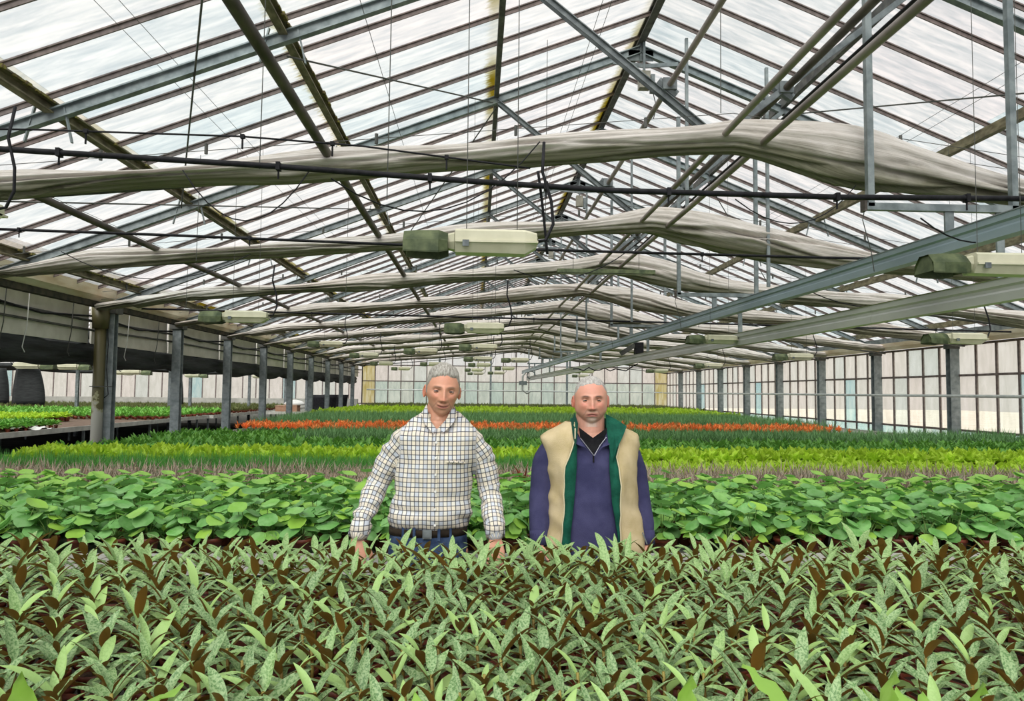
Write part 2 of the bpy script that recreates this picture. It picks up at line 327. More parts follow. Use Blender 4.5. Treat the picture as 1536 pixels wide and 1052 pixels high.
# long pipes under the roof
def longpipe(name, x, h, r, m, label, y0=Y0, y1=YE - .5, x2=None, h2=None, cat='pipe', seg=12):
    x2 = x if x2 is None else x2; h2 = h if h2 is None else h2
    pts = [(x + (x2 - x) * k / seg, y0 + (y1 - y0) * k / seg, CZ + h + (h2 - h) * k / seg - (.012 if k % 2 else 0)) for k in range(seg + 1)]
    return MB().tube(pts, r, 10).build(name, m, smooth=True, label=label, cat=cat, kind='structure')
longpipe('heating_pipe', -1.18, 1.83, .037, M['pipe_rust'], 'thick dark heating pipe running down the left of the roof space')
longpipe('heating_pipe', -3.72, 1.62, .034, M['pipe_rust'], 'greenish heating pipe nearest the left gutter')
longpipe('heating_pipe', 1.93, 2.06, .027, M['pipe_silver'], 'silver pipe passing over the crest of the first cloth roll')
longpipe('heating_pipe', 2.24, 2.00, .028, M['pipe_silver'], 'silver pipe just right of the first crest pipe')
longpipe('heating_pipe', 1.62, 2.66, .026, M['pipe_silver'], 'brown pipe clamped on the left V struts')
longpipe('heating_pipe', 2.64, 2.66, .033, M['pipe_rust'], 'dark thick pipe clamped on the right V struts')
longpipe('heating_pipe', 2.86, 2.62, .014, M['black_pe'], 'thin black pipe beside the thick strut pipe')
for i, y in enumerate(TY[1:5]):
    for x, nm in ((1.62, 'left'), (2.64, 'right')):
        b = MB(); b.beam((x, y - .07, CZ + 2.66), (x, y + .07, CZ + 2.66), .12, .10); b.tube([(x - .09, y, CZ + 2.70), (x + .07, y, CZ + 2.58)], .045, 8)
        b.build('pipe_clamp', M['galv_dark'], label='dark clamp on the ' + ('brown' if x < 2 else 'thick dark') + ' strut pipe at the ' + ORD[i + 1] + ' truss', cat='clamp', kind='structure')
# gutters, one cream trough per bay on the left
post_y = [9.2 + 3 * i for i in range(10)]
def gutter(name, x, s, zb, label, h=.22):
    t = thing(name, (x, 0, zb), label, 'gutter', kind='structure')
    ys = [-2.8 + 3 * i for i in range(15)]
    for a, b in zip(ys, ys[1:]):
        if b > YE + .1: b = YE
        MB().rings([[(-.0 * s, y, 0), (.10 * s, y, .0), (.19 * s, y, .07), (.205 * s, y, h), (.17 * s, y, h), (.15 * s, y, .09), (.0, y, .04)] for y in (a + .01, b - .01)]).build('trough', M['cream'], t)
        if s > 0: MB().box((.0, a, -.09), (.11, b, -.005)).build('underside', M['underband'], t)  # near-black strip under each left trough
    MB().beam((.16 * s, Y0, h + .06), (.10 * s, YE, h + .06), .02, .13).build('flashing', M['galv'], t)
    MB().beam((.03 * s, Y0, h - .02), (.03 * s, YE, h - .02), .3, .03).build('gutter_bed', M['galv_dark'], t)
    return t
gutter('gutter_left', XL, 1, CZ + 1.36, 'cream gutter with a dark band beneath, on top of the left posts')
gr = gutter('gutter_right', XR - .1, -1, CZ + 1.10, 'cream gutter above the right glass wall', .16)
for i, y in enumerate([.2, 3.2, 6.2] + post_y):
    lb = 'grey steel post, ' + ORD[i] + ' of the left row'
    if abs(y - 12.2) < .1: lb = 'grey steel post behind the algae green drain pipe'
    p = thing('steel_post', (XL + (.12 if abs(y - 12.2) < .1 else 0), y, 0), lb, 'post', kind='structure')
    MB().beam((0, 0, 0), (0, 0, CZ + 1.36), .17, .14, up=(0, 1, 0), prof='I', t=.014).build('shaft', M['galv'], p)
    MB().box((-.13, -.12, CZ + 1.2), (.13, .12, CZ + 1.36)).build('cap_plate', M['dark_metal'], p)
p = thing('drain_pipe', (XL + .02, 12.08, 0), 'algae green drain pipe standing in front of the left post', 'pipe')
MB().tube([(0, 0, 0), (0, 0, CZ + 1.05)], .085, 14).build('pipe_body', M['post_green'], p, smooth=True)
MB().tube([(0, 0, CZ + .95), (0, 0, CZ + 1.3)], [.12, .135], 14).build('collar', M['post_green'], p, smooth=True)
MB().tube([(.1, .0, CZ + 1.1), (.14, -.02, CZ + .7), (.12, 0, CZ + .3), (.16, 0, CZ - .1), (.1, 0, CZ - .15)], .007, 5).build('cable', M['black_pe'], p)
MB().box((-.09, -.1, CZ + .02), (.26, -.08, CZ + .035)).build('tie_band', M['dark_metal'], p)
for i, y in enumerate([.2, 3.2, 6.2, 9.2] + [12.2 + 3 * k for k in range(9)]):
    p = thing('wall_post', (XR - .1, y, 0), 'grey steel post of the right glass wall, ' + ORD[i] + ' from the camera', 'post', kind='structure')
    MB().beam((0, 0, 0), (0, 0, CZ + 1.10), .2, .16, up=(0, 1, 0), prof='I', t=.016).build('shaft', M['galv'], p)
    MB().box((-.13, -.1, CZ + 1.0), (.1, .1, CZ + 1.1)).build('cap_plate', M['dark_metal'], p)
# glass walls
def wall(name, o, ax, n, step, zs, label, mats, bar_w=.035, gable=None):
    t = thing(name, o, label, 'wall', kind='structure')
    for i in range(n + 1):
        c = Vector(ax) * (i * step); zt = zs[-1] if gable is None else max(zs[-1], gable(o[0] + c.x) - .1)
        MB().beam(c, (c.x, c.y, zt), bar_w, .05, up=Vector(ax)).build('mullion', M['bar'], t)
    for z in zs[1:]:
        b = Vector(ax) * (n * step)
        MB().beam((0, 0, z), (b.x, b.y, z), .05, .045).build('transom', M['bar'], t)
    nrm = Vector(ax).cross(Vector((0, 0, 1))) * .003
    cache = {}
    for i in range(n):
        for j in range(len(zs) - 1):
            key = (j, mats(i, j).name)
            if key not in cache:
                e = Vector(ax) * step; z0, z1 = 0, zs[j + 1] - zs[j]; vs = []
                for q in (nrm, -nrm): vs += [q, e + q, e + q + Vector((0, 0, z1)), q + Vector((0, 0, z1))]
                cache[key] = MB().add(vs, [(0, 1, 2, 3), (7, 6, 5, 4), (0, 4, 5, 1), (1, 5, 6, 2), (2, 6, 7, 3), (3, 7, 4, 0)]).mesh('pane', mats(i, j))
            c = Vector(ax) * (i * step); link('pane', cache[key], t, (c.x, c.y, zs[j]))
    if gable:
        for i in range(n):
            x0 = i * step; x1 = x0 + step; za, zb = gable(o[0] + x0), gable(o[0] + x1); z = zs[-1]
            if max(za, zb) - z < .1: continue
            MB().add([(x0, 0, z), (x1, 0, z), (x1, 0, max(z, zb)), (x0, 0, max(z, za))], [(0, 1, 2, 3)]).build('pane', M['pane_w'], t)
    return t
wz = [0, 1.0, CZ + .44, CZ + 1.08]
wall('wall_right', (XR, Y0, 0), (0, 1, 0), 70, .6, wz, 'right side wall of milky glass with teal tinted lower panes', lambda i, j: M['pane_teal'] if j == 0 or (j == 1 and i % 11 == 4) else M['pane_w'])
EW = (XR - XL) / 24
wall('wall_back', (XL, YE, 0), (1, 0, 0), 24, EW, [0, 1.05, CZ + .52, CZ + 1.36], 'back gable wall of milky glass in narrow upright panes',
     lambda i, j: M['pane_y'] if i in (0, 23) else (M['pane_back'] if j < 2 else M['pane_w']), gable=rz)
for i, x in enumerate([XL + EW * q for q in (6, 10, 16)]):
    MB().beam((x, YE - .1, 0), (x, YE - .1, rz(x) - .2), .1, .14, up=(0, 1, 0), prof='I').build('gable_post', M['galv'], label='tall grey post on the back wall, ' + ORD[i] + ' from the left', cat='post', kind='structure')
MB().tube([(XL + .3, YE - .35, CZ + .07), (XR - .35, YE - .35, CZ + .05)], .035, 8).build('wall_pipe', M['galv_light'], label='pale heating pipe across the back wall at head height', cat='pipe', kind='structure')
MB().tube([(XR - .32, 2.5, CZ - .005), (XR - .32, YE - .5, CZ + .03)], .03, 8).build('wall_pipe', M['galv_light'], label='pale heating pipe along the right glass wall at head height', cat='pipe', kind='structure')
# ------------------------------------------------------------------ cloth rolls
def cloth_roll(y, i):
    rnd = random.Random(40 + i); ph = [rnd.uniform(0, 6.28) for _ in range(8)]
    N = 190; K = 72; CR = [(rnd.uniform(2.5, 3.0), .9, ph[0], .20, .10), (3.35, .7, ph[1], .60, .085), (3.85, 1.1, ph[2], .58, .08), (4.45, .6, ph[3], .5, .10), (5.2, .9, ph[4], .3, .12), (1.9, .5, ph[5], .12, .12)]
    me = MB(); su = []; rg = []
    xa, xb = XL + .18, XR - .25
    for k in range(N + 1):
        s = k / N; x = xa + (xb - xa) * s
        if x < XM:
            q = (XM - x) / (XM - xa); h = 2.17 - .70 * q - .05 * math.sin(math.pi * q) - (.14 * max(0, q - .82) / .18)
        else:
            q = (x - XM) / (xb - XM); h = 2.17 - .90 * q - .13 * math.sin(math.pi * min(1, q * 1.5)) ** 2 - .03 * q
        w = .5 * (math.sin(x * 1.7 + ph[0]) + math.sin(x * 2.9 + ph[1]))
        tall = .125 + .035 * w + .085 * math.exp(-((x - XM - 1.05) / 1.0) ** 2) - .05 * max(0, (XM - x) / 8)
        if q > .93: tall *= .6
        dep = .12 + .02 * math.sin(x * 2.3 + ph[2])
        ring = []
        cr = [(c0 + .55 * math.sin(x * fq + p0) + .2 * math.sin(x * fq * 2.7 + p0 * 2), dp * (.25 + .75 * max(0, math.sin(x * fq * 1.3 + p0 * 3)) ** .7), wd) for c0, fq, p0, dp, wd in CR]
        for j in range(K):
            a = 2 * math.pi * j / K; fold = 1.04
            for c0, dp, wd in cr:
                d = (a - c0 + math.pi) % (2 * math.pi) - math.pi; d += .0; e = abs(d) / wd
                fold += dp * (.35 * math.exp(-((abs(d) - wd * 2.2) / (wd * 1.4)) ** 2) - math.exp(-e ** 1.3))
            fold += .10 * mnoise.noise((x * 1.6, math.cos(a) * 1.9, math.sin(a) * 1.9 + y)) + .04 * math.sin(14 * a + x * 2)
            fold = max(.34, fold)
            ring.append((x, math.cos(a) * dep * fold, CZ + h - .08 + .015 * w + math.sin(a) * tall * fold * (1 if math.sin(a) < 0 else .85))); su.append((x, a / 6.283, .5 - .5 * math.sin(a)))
        rg.append(ring)
    me.rings(rg); m = me.mesh('shade_cloth', M['screen'], True)
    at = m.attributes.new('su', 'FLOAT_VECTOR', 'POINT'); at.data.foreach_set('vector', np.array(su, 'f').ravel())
    t = thing('shade_screen', (0, y, 0), ORD[i] + ' rolled grey shade cloth from the camera, sagging across the house', 'shade screen')
    link('shade_cloth', m, t)
    cl = MB()
    for k in range(14):
        x = xa + .6 + k * 1.1 + rnd.uniform(-.2, .2)
        hh = 2.17 - (.087 * (XM - x) if x < XM else .113 * (x - XM))
        cl.tube([(x, -.02, CZ + hh + .01), (x, -.02, CZ + hh + .09)], .014, 5)
    cl.build('clip', M['dark_metal'], t, kind='stuff')
    b = MB()
    for z in (2.16, 2.28): b.tube([(xa, .05, CZ + z - .78), (XM, .05, CZ + z), (xb, .05, CZ + z - .98)], .003, 4)
    b.build('wire', M['dark_metal'], t)
for i, y in enumerate([5.75 + 2.97 * k for k in range(11)]): cloth_roll(y, i)
# supply pipes across the house (black plastic, sagging)
def cross_pipe(y, pts, r, label, mat=None):
    P_ = [(x, y, CZ + h) for x, h in pts]; o = []
    for a, b in zip(P_, P_[1:]):
        for k in range(4): o.append(tuple(a[q] + (b[q] - a[q]) * k / 4 for q in range(3)))
    o.append(P_[-1]); t = thing('supply_pipe', (0, 0, 0), label, 'pipe')
    MB().tube(o, r, 8).build('pipe_run', mat or M['black_pe'], t, smooth=True)
    cl = MB()
    for k in range(2, len(o) - 1, 3):
        x, yy, z = o[k]; cl.tube([(x, yy, z - r), (x, yy, z - .075)], .006, 5); cl.box((x - .012, yy - r - .006, z - r - .006), (x + .012, yy + r + .006, z + r + .006))
    cl.build('pipe_clip', M['black_pe'], t, kind='stuff')
cross_pipe(4.4, [(-5.9, 1.45), (-2.9, 1.40), (-1.2, 1.33), (.0, 1.265), (.8, 1.23), (2.2, 1.22), (3.3, 1.235), (9.9, 1.3)], .018, 'thick black supply pipe sagging right across the house in front')
cross_pipe(7.3, [(-5.9, 1.55), (-3, 1.5), (0, 1.43), (3, 1.4), (9.9, 1.36)], .014, 'second black supply pipe, behind the nearest cloth roll')
cross_pipe(13.2, [(-5.9, 1.4), (0, 1.33), (4, 1.28), (9.9, 1.2)], .016, 'third black supply pipe across the middle of the house')
cross_pipe(4.35, [(-5.9, 1.46), (-2.6, 1.50), (-1.4, 1.49), (-.7, 1.45), (.3, 1.34)], .006, 'thin black cable looping above the front supply pipe')

def sag(a, b, s, n=10): return [tuple(a[q] + (b[q] - a[q]) * k / n - (s * 4 * (k / n) * (1 - k / n) if q == 2 else 0) for q in range(3)) for k in range(n + 1)]
WL = [((-5.8, 4.3, CZ + 1.42), (-4.2, 5.6, CZ + 1.55), .35, .007, 'black cable drooping at the upper left beside the front supply pipe'), ((-2.2, 5.5, CZ + 1.62), (-1.3, 5.6, CZ + 1.66), .38, .005, 'thin cable loop hanging under the first cloth roll at left'),
      ((-.9, 4.45, CZ + 1.28), (.45, 5.5, CZ + 1.9), .35, .005, 'thin pale cable looping between supply pipe and cloth over the big lamp'), ((.35, 4.4, CZ + 1.34), (.42, 4.5, CZ + .85), -.03, .009, 'black lamp lead curling down at the big middle lamp'),
      ((1.6, 4.5, CZ + 1.22), (2.9, 5.5, CZ + 1.62), .22, .004, 'fine cable swinging under the cloth crest at right'), ((3.1, 5.0, CZ + 1.25), (4.3, 5.4, CZ + 1.45), .22, .006, 'fine black cable looping under the right part of the first roll'),
      ((-4.6, 8.3, CZ + 1.5), (-2.6, 8.5, CZ + 1.55), .3, .005, 'cable loop under the second cloth roll at left'), ((.4, 8.4, CZ + 1.4), (1.9, 8.5, CZ + 1.8), .25, .006, 'cable loop left of the second cloth crest'), ((3.6, 8.3, CZ + 1.3), (5.6, 8.5, CZ + 1.25), .25, .006, 'cable loop right of the second roll by the rails')]
for a, b, s, r_, lb in WL: MB().tube(sag(a, b, s), r_, 5).build('loose_cable', M['black_pe'], smooth=True, label=lb, cat='cable')
for k, (x, h, r_) in enumerate([(-4.6, 2.05, .003), (-2.75, 2.75, .003), (-2.6, 2.78, .003), (1.2, 3.9, .003), (1.3, 3.93, .003), (5.0, 3.1, .003), (5.12, 3.05, .003), (-1.0, 3.2, .003)]):
    MB().tube([(x, -2, CZ + h), (x, 38.8, CZ + h)], r_, 4).build('vent_wire', M['dark_metal'], label=['vent wire lowest on the left slope', 'left one of the twin wires on the left slope', 'right one of the twin wires on the left slope', 'left one of the twin wires beside the ridge', 'right one of the twin wires beside the ridge', 'left one of the twin wires on the right slope', 'right one of the twin wires on the right slope', 'single wire between the dark purlin and the heating pipe'][k], cat='wire')
for k, (x, y, h0) in enumerate([(-3.45, 5.3, 1.3), (-1.55, 5.2, 1.55), (-.63, 5.0, 1.3), (1.88, 5.6, 2.2), (-3.1, 8.2, 1.4), (-2.0, 11.2, 1.4), (-4.4, 11.3, 1.2), (.75, 8.3, 1.6)]):
    MB().tube([(x, y, CZ + h0), (x + .01, y, rz(x) - .05)], .0035, 4).build('hanging_string', M['dark_metal'], label='fine string hanging from the roof, ' + ORD[k] + ' of eight', cat='string')
# ------------------------------------------------------------------ the two men
def ico(sub):
    b = bmesh.new(); bmesh.ops.create_icosphere(b, subdivisions=sub, radius=1); b.verts.ensure_lookup_table()
    v = [tuple(q.co) for q in b.verts]; f = [tuple(x.index for x in p.verts) for p in b.faces]; b.free(); return v, f
def lerp(t, pts):
    if t <= pts[0][0]: return pts[0][1]
    for (a, x), (b, y) in zip(pts, pts[1:]):
        if t <= b: s = (t - a) / (b - a); s = s * s * (3 - 2 * s); return x + (y - x) * s
    return pts[-1][1]
def sm(t): t = max(0, min(1, t)); return t * t * (3 - 2 * t)
def headpt(n, P, hair=0):
    x, y, z = n; Z = z * .118
    w = lerp(Z, [(-.118, P['chinw']), (-.085, P['jaww'] * .86), (-.05, P['jaww']), (-.005, .0735), (.05, .0765), (.118, .076)])
    f = lerp(Z, [(-.118, .098), (-.09, .092), (-.05, .088), (.02, .091), (.06, .090), (.118, .085)])
    b = lerp(Z, [(-.118, .03), (-.07, .065), (-.02, .092), (.03, .102), (.118, .095)])
    rr = math.sqrt(max(1e-9, x * x + y * y)); kx, ky = x / rr, y / rr
    X0s = P.get('wide', 1); w *= X0s; zz = abs(z); fl = (1 - zz ** (2.5 if z < 0 else 2.35)) ** .5 if zz < 1 else 0
    X = kx * w * fl; Y = ky * (f if y < 0 else b) * fl
    if y < 0: Y -= .004 * abs(kx) * fl
    if y < 0 and not hair:
        g = lambda x0, z0, sx, sz: math.exp(-((X - x0) / sx) ** 2 - ((Z - z0) / sz) ** 2); d = 0
        t = (.018 - Z) / .056; edge = sm((Z + .048) / .009) * sm((.032 - Z) / .02); t = max(0, min(1, t))
        d += edge * (.008 + .024 * t ** 1.2) * math.exp(-(X / (.0075 + .006 * t)) ** 2)
        for s in (-1, 1):
            d += .008 * g(s * .0145, -.037, .0065, .007) - .0115 * g(s * .031, .002, .016, .0105) + P.get('brow', .006) * g(s * .029, .0205, .020, .0065)
            d += P.get('cheek', .006) * g(s * .046, -.026, .017, .016) - .0035 * g(s * .034, -.052, .006, .016) - .003 * g(s * .028, -.014, .012, .005)
            d -= .004 * g(s * .052, -.062, .014, .02) * P.get('hollow', 1)
        zm = Z - P.get('smile', 0) * (X / .025) ** 2
        m = math.exp(-(X / .026) ** 4)
        d += .004 * g(0, -.062, .03, .02) + m * (.0050 * math.exp(-((zm + .0610) / .0042) ** 2) + .0060 * math.exp(-((zm + .0735) / .005) ** 2) - .0075 * math.exp(-((zm + .0670) / .0026) ** 2))
        d += .007 * g(0, -.099, .019, .012) - .004 * g(0, -.081, .02, .006)
        Y -= d
    return Vector((X, Y, Z))
def ear(mb, s, v, f, tr, wide=1):
    pts = []
    for a in v:
        x, y, z = a; X = s * (.0685 * wide + .010 * (x * s * .5 + .5) + .009 * max(0, y)); r = math.hypot(y, z)
        pts.append(tr(Vector((X + s * .006 * (r > .7), .012 + y * .017 - z * .004, -.008 + z * .033 * (1 if z > 0 else .9)))))
    mb.add(pts, f)
def remesh(mb, vox, smooth=2, fac=.5):
    me = mb.mesh('tmp', []); o = bpy.data.objects.new('tmp', me); COL.objects.link(o)
    r = o.modifiers.new('r', 'REMESH'); r.mode = 'VOXEL'; r.voxel_size = vox
    if smooth: s = o.modifiers.new('s', 'SMOOTH'); s.iterations = smooth; s.factor = fac
    dg = bpy.context.evaluated_depsgraph_get(); out = bpy.data.meshes.new_from_object(o.evaluated_get(dg)); bpy.data.objects.remove(o)
    out.polygons.foreach_set('use_smooth', [True] * len(out.polygons)); return out
def blob(mb, c, r, v, f): mb.add([(c[0] + a[0] * r[0], c[1] + a[1] * r[1], c[2] + a[2] * r[2]) for a in v], f)
def limb(mb, pts, rad, n=16, sub=4):
    P_ = [Vector(p) for p in pts]; o = []; rr = []
    for i in range(len(P_) - 1):
        for k in range(sub):
            t = k / sub; o.append(P_[i].lerp(P_[i + 1], t)); rr.append(rad[i] + (rad[i + 1] - rad[i]) * t)
    o.append(P_[-1]); rr.append(rad[-1])
    for _ in range(2): o = [o[0]] + [(o[i - 1] + o[i] * 2 + o[i + 1]) / 4 for i in range(1, len(o) - 1)] + [o[-1]]
    mb.tube(o, rr, n); blob(mb, o[0], (rr[0],) * 3, IV, IF); blob(mb, o[-1], (rr[-1] * .98,) * 3, IV, IF); return o
IV, IF = ico(2)
def hand(mb, w, d, pn, thumb, curl=.5, s=1.0):
    """palm and five unequal fingers from wrist w along d, palm normal pn, thumb on the side `thumb`"""
    d = Vector(d).normalized(); pn = Vector(pn); pn = (pn - pn.dot(d) * d).normalized(); sd = d.cross(pn) * thumb; w = Vector(w)
    rg = []
    for t, wd, th in ((0, .027, .02), (.03, .036, .017), (.06, .043, .015), (.09, .043, .013), (.1, .038, .011)):
        c = w + d * t * s; rg.append([tuple(c + sd * math.cos(6.283 * k / 12) * wd * s + pn * math.sin(6.283 * k / 12) * th * s) for k in range(12)])
    mb.rings(rg)
    for i, (o, L) in enumerate(((.031, .072), (.010, .081), (-.012, .075), (-.032, .058))):
        p = w + d * .085 * s + sd * o * s; pts = [p]; a = .15; q = p; dirs = d
        for k in range(4):
            q = q + (d * math.cos(a) + pn * math.sin(a) + sd * (o * .8 if k == 0 else 0)) * (L * s * (.35, .27, .22, .16)[k]); pts.append(q); a += curl * (.9, 1, .8, 0)[k]
        limb(mb, pts, [.0095 * s, .0092 * s, .0085 * s, .0078 * s, .0065 * s], 8, 2)
    p = w + d * .028 * s + sd * .022 * s; q = p + (sd * .8 + d * .6 + pn * .3).normalized() * .042 * s; r_ = q + (sd * .25 + d * .9 + pn * .35).normalized() * .03 * s; e = r_ + (d * .95 + pn * .4).normalized() * .024 * s
    limb(mb, [p, q, r_, e], [.014 * s, .0115 * s, .0105 * s, .008 * s], 8, 2)
def ringpts(z, cx_, cy_, rx, ry, p=.85, n=48, ryb=None, tilt=0):
    o = []
    for k in range(n):
        a = 2 * math.pi * k / n; c, s = math.cos(a), math.sin(a)
        o.append((cx_ + rx * math.copysign(abs(c) ** p, c), cy_ + (ry if s < 0 else (ryb or ry)) * math.copysign(abs(s) ** p, s), z - tilt * max(0, -s)))
    return o
def skinmat(name, base, red):
    m, g, b = newmat(name); a = g.n('Attribute', attribute_name='paint').outputs['Color']
    c = g.mix(.25, a, g.ramp(g.noise(g.obj(), 55, 4), [(.35, tuple(q * .8 for q in base)), (.65, tuple(min(1, q * 1.15) for q in base))]), 'MULTIPLY')
    c = g.mix(.0, a, a); n2 = g.noise(g.obj(), 45, 3)
    h = g.n('HueSaturation'); g.put(h.inputs['Color'], a); g.put(h.inputs['Value'], g.math('MULTIPLY_ADD', n2, .24, .88)); g.put(b.inputs['Base Color'], h.outputs[0])
    b.inputs['Roughness'].default_value = .48; b.inputs['Subsurface Weight'].default_value = .12; b.inputs['Subsurface Radius'].default_value = (.01, .004, .002); b.inputs['Subsurface Scale'].default_value = .5
    return m
def hairmat(name, c1, c2):
    m, g, b = newmat(name); v = g.mapping(g.obj(), (150, 60, 40)); g.put(b.inputs['Base Color'], g.ramp(g.noise(v, 1, 4, .7), [(.35, c1), (.65, c2)]))
    b.inputs['Roughness'].default_value = .7; bp = g.n('Bump'); bp.inputs['Strength'].default_value = .9; bp.inputs['Distance'].default_value = .004; g.l(g.noise(v, 1, 3), bp.inputs['Height']); g.l(bp.outputs[0], b.inputs['Normal']); return m
M['eye'] = None
def eyemat():
    m, g, b = newmat('eye'); sx = g.n('SeparateXYZ'); g.l(g.obj(), sx.inputs[0]); r = g.math('SQRT', g.math('ADD', g.math('POWER', sx.outputs[0], 2.), g.math('POWER', sx.outputs[2], 2.)))
    g.put(b.inputs['Base Color'], g.ramp(g.math('MULTIPLY', r, 100), [(0, (.01, .01, .01)), (.24, (.01, .01, .01)), (.27, (.07, .06, .05)), (.60, (.045, .04, .035)), (.68, (.40, .34, .31)), (1, (.34, .26, .23))])); b.inputs['Roughness'].default_value = .15; return m
EYE = eyemat()
def person(P):
    root_loc = P['loc']; hc = Vector(P['head']); HR = Euler(P['hrot']).to_matrix(); hs = P['hs']
    tr = lambda p: hc + HR @ (Vector(p) * hs)
    mb = MB(); v5, f5 = ico(6); mb.add([tr(headpt(a, P)) for a in v5], f5)
    v3, f3 = ico(3)
    for s in (-1, 1): ear(mb, s, v3, f3, tr, P.get('wide', 1))
    nb = Vector(P['neckbase']); limb(mb, [nb, tr((0, .025, -.05)), tr((0, .03, -.0))], [P['neckr'] * 1.12, P['neckr'], P['neckr'] * .9], 24)
    limb(mb, [nb + Vector((0, 0, -.02)), nb + Vector((0, -.01, .035))], [P['neckr'] * 1.3, P['neckr'] * 1.0], 24)
    tor = P['torso']; mb.rings([ringpts(z, c, .01, rx * .86, ry * .82, .9) for z, c, rx, ry in tor])
    for arm, th, pn in P['arms']:
        limb(mb, [arm[0], Vector(arm[0]).lerp(Vector(arm[1]), .5) + Vector((.010 * (1 if arm[1][0] > 0 else -1), 0, 0)), arm[1], arm[2]], [.036, .034, .031, .027], 16); d = Vector(arm[2]) - Vector(arm[1])
        hand(mb, arm[2], P.get('hdir', d), pn, th, P.get('curl', .45))
    for s in (-1, 1):
        x = s * .095 + P['hipx']; limb(mb, [(x, .01, .98), (x + s * .01, 0, .52), (x + s * .015, .03, .10)], [.085, .055, .038], 16); limb(mb, [(x + s * .015, .03, .075), (x + s * .02, -.10, .06)], [.04, .033], 12)
    me = remesh(mb, .0034, 1)
    n = len(me.vertices); co = np.empty(n * 3, 'f'); me.vertices.foreach_get('co', co); co = co.reshape(-1, 3)
    inv = np.array(HR.transposed()); h = ((co - np.array(hc)) @ inv.T) / hs
    x, y, z = h[:, 0], h[:, 1], h[:, 2]; col = np.tile(np.array(P['skin'], 'f'), (n, 1))
    def blend(c, w): nonlocal col; w = np.clip(w, 0, 1)[:, None]; col = col * (1 - w) + np.array(c, 'f') * w
    fr = (y < -.03) & (z > -.14) & (z < .13); G2 = lambda x0, z0, sx, sz: np.exp(-((x - x0) / sx) ** 2 - ((z - z0) / sz) ** 2) * fr
    red = P['red']
    for s in (-1, 1):
        blend(red, .38 * G2(s * .045, -.028, .022, .02)); blend(red, .5 * G2(s * .032, -.016, .015, .005)); blend(red, .5 * ((np.abs(x) > .0745) & (z > -.05) & (z < .035) & (y > -.02) & (y < .05)))
        blend(P['browc'], P['browa'] * np.exp(-((x - s * .030) / .017) ** 4 - ((z - .0215 - .25 * (np.abs(x) - .03) * 0 + 3.5 * (np.abs(x) - .03) ** 2 * 10 * .3) / .0045) ** 2) * fr)
        blend((.10, .04, .03), .75 * G2(s * .031, .009, .015, .0028)); blend((.10, .04, .03), .9 * G2(s * .008, -.047, .006, .003)); blend((.25, .10, .07), .35 * np.exp(-((x - s * (.022 + (-.04 - z) * .6)) / .003) ** 2 - ((z + .055) / .018) ** 2) * fr * 1.6)
    blend(red, .6 * G2(0, -.035, .013, .014)); blend(red, .3 * G2(0, .06, .05, .03))
    zm = z - P.get('smile', 0) * (x / .025) ** 2; mm = np.exp(-(x / .025) ** 6) * fr
    blend(P['lip'], .85 * mm * np.exp(-((zm + .0672) / .0085) ** 4)); blend((.10, .02, .02), .85 * mm * np.exp(-((zm + .0670) / .0026) ** 2))
    if 'beard' in P:
        bz = np.exp(-(x / .027) ** 4) * (z < -.078) * (z > -.125) * fr; blend(P['beard'], .8 * bz * (.75 + .25 * np.sin(x * 2600) * np.sin(z * 2100))); blend(P['beard'], .3 * np.exp(-(x / .03) ** 4 - ((z + .0515) / .005) ** 2) * fr)
    blend((.33, .20, .16), P.get('stub', .25) * np.clip((-.045 - z) / .03, 0, 1) * (np.abs(x) > .02) * fr * (z > -.13))
    ca = me.color_attributes.new('paint', 'FLOAT_COLOR', 'POINT'); ca.data.foreach_set('color', np.concatenate([col, np.ones((n, 1), 'f')], 1).astype('f').ravel())
    me.materials.append(skinmat('skin', P['skin'], red)); me.name = 'person'
    body = link('person', me, None, root_loc, label=P['label'], cat='person')
    # eyes, lids
    for s in (-1, 1):
        ex = s * .0312; ey = -.0675; ez = .0015
        em = MB(); v, f = ico(3); em.add([Vector(a) * .0128 * hs for a in v], f); e = em.build('eye', EYE, body, True)
        e.location = tr((ex, ey, ez)); e.rotation_euler = Euler((P['hrot'][0] + .04, P['hrot'][1], P['hrot'][2] * .4))
        for nm, a0, a1 in (('upper_eyelid', P.get('lidu', 14), 100), ('lower_eyelid', -100, P.get('lidl', -19))):
            lm = MB(); rg = []
            for i in range(9):
                el = math.radians(a0 + (a1 - a0) * i / 8); rg.append([tr((ex + math.sin(az) * math.cos(el) * .0150, ey - math.cos(az) * math.cos(el) * .0143, ez + math.sin(el) * .0143)) for az in [(-1.35 + 2.7 * j / 12) for j in range(13)]])
            lm.rings(rg, False, False); o = lm.build(nm, P['lidm'], body, True)
    # hair
    vh, fh = ico(6); hm = MB(); keep = []; pts = []
    for a in vh:
        p = headpt(a, P, 1); kk = p.y / .1
        hl = lerp(kk, P['hairline']); hl -= P.get('peak', 0) * math.exp(-(p.x / .02) ** 2) * (p.y < 0); hl += .012 * mnoise.noise(Vector((p.x * 70, p.y * 25, 3))) + .006 * mnoise.noise(Vector((p.x * 160, 1, 3))); hl += P.get('temple', 0) * math.exp(-((abs(p.x) - .05) / .014) ** 2) * (p.y < -.02)
        m = (p.z - hl) / P.get('hedge', .016); th = -.004 + (sm(m) * (P['hth'] + P['htop'] * sm((p.z - .05) / .05))) ; keep.append(m > -.3)
        nn = Vector(a).normalized(); r_ = 1 + P['htuft'] * (mnoise.noise(Vector((p.x * 45, p.y * 22, p.z * 30))) + .5 * mnoise.noise(Vector((p.x * 110, p.y * 50, p.z * 60)))); pts.append(tr(p + nn * (th * (r_ if th > 0 else 1))))
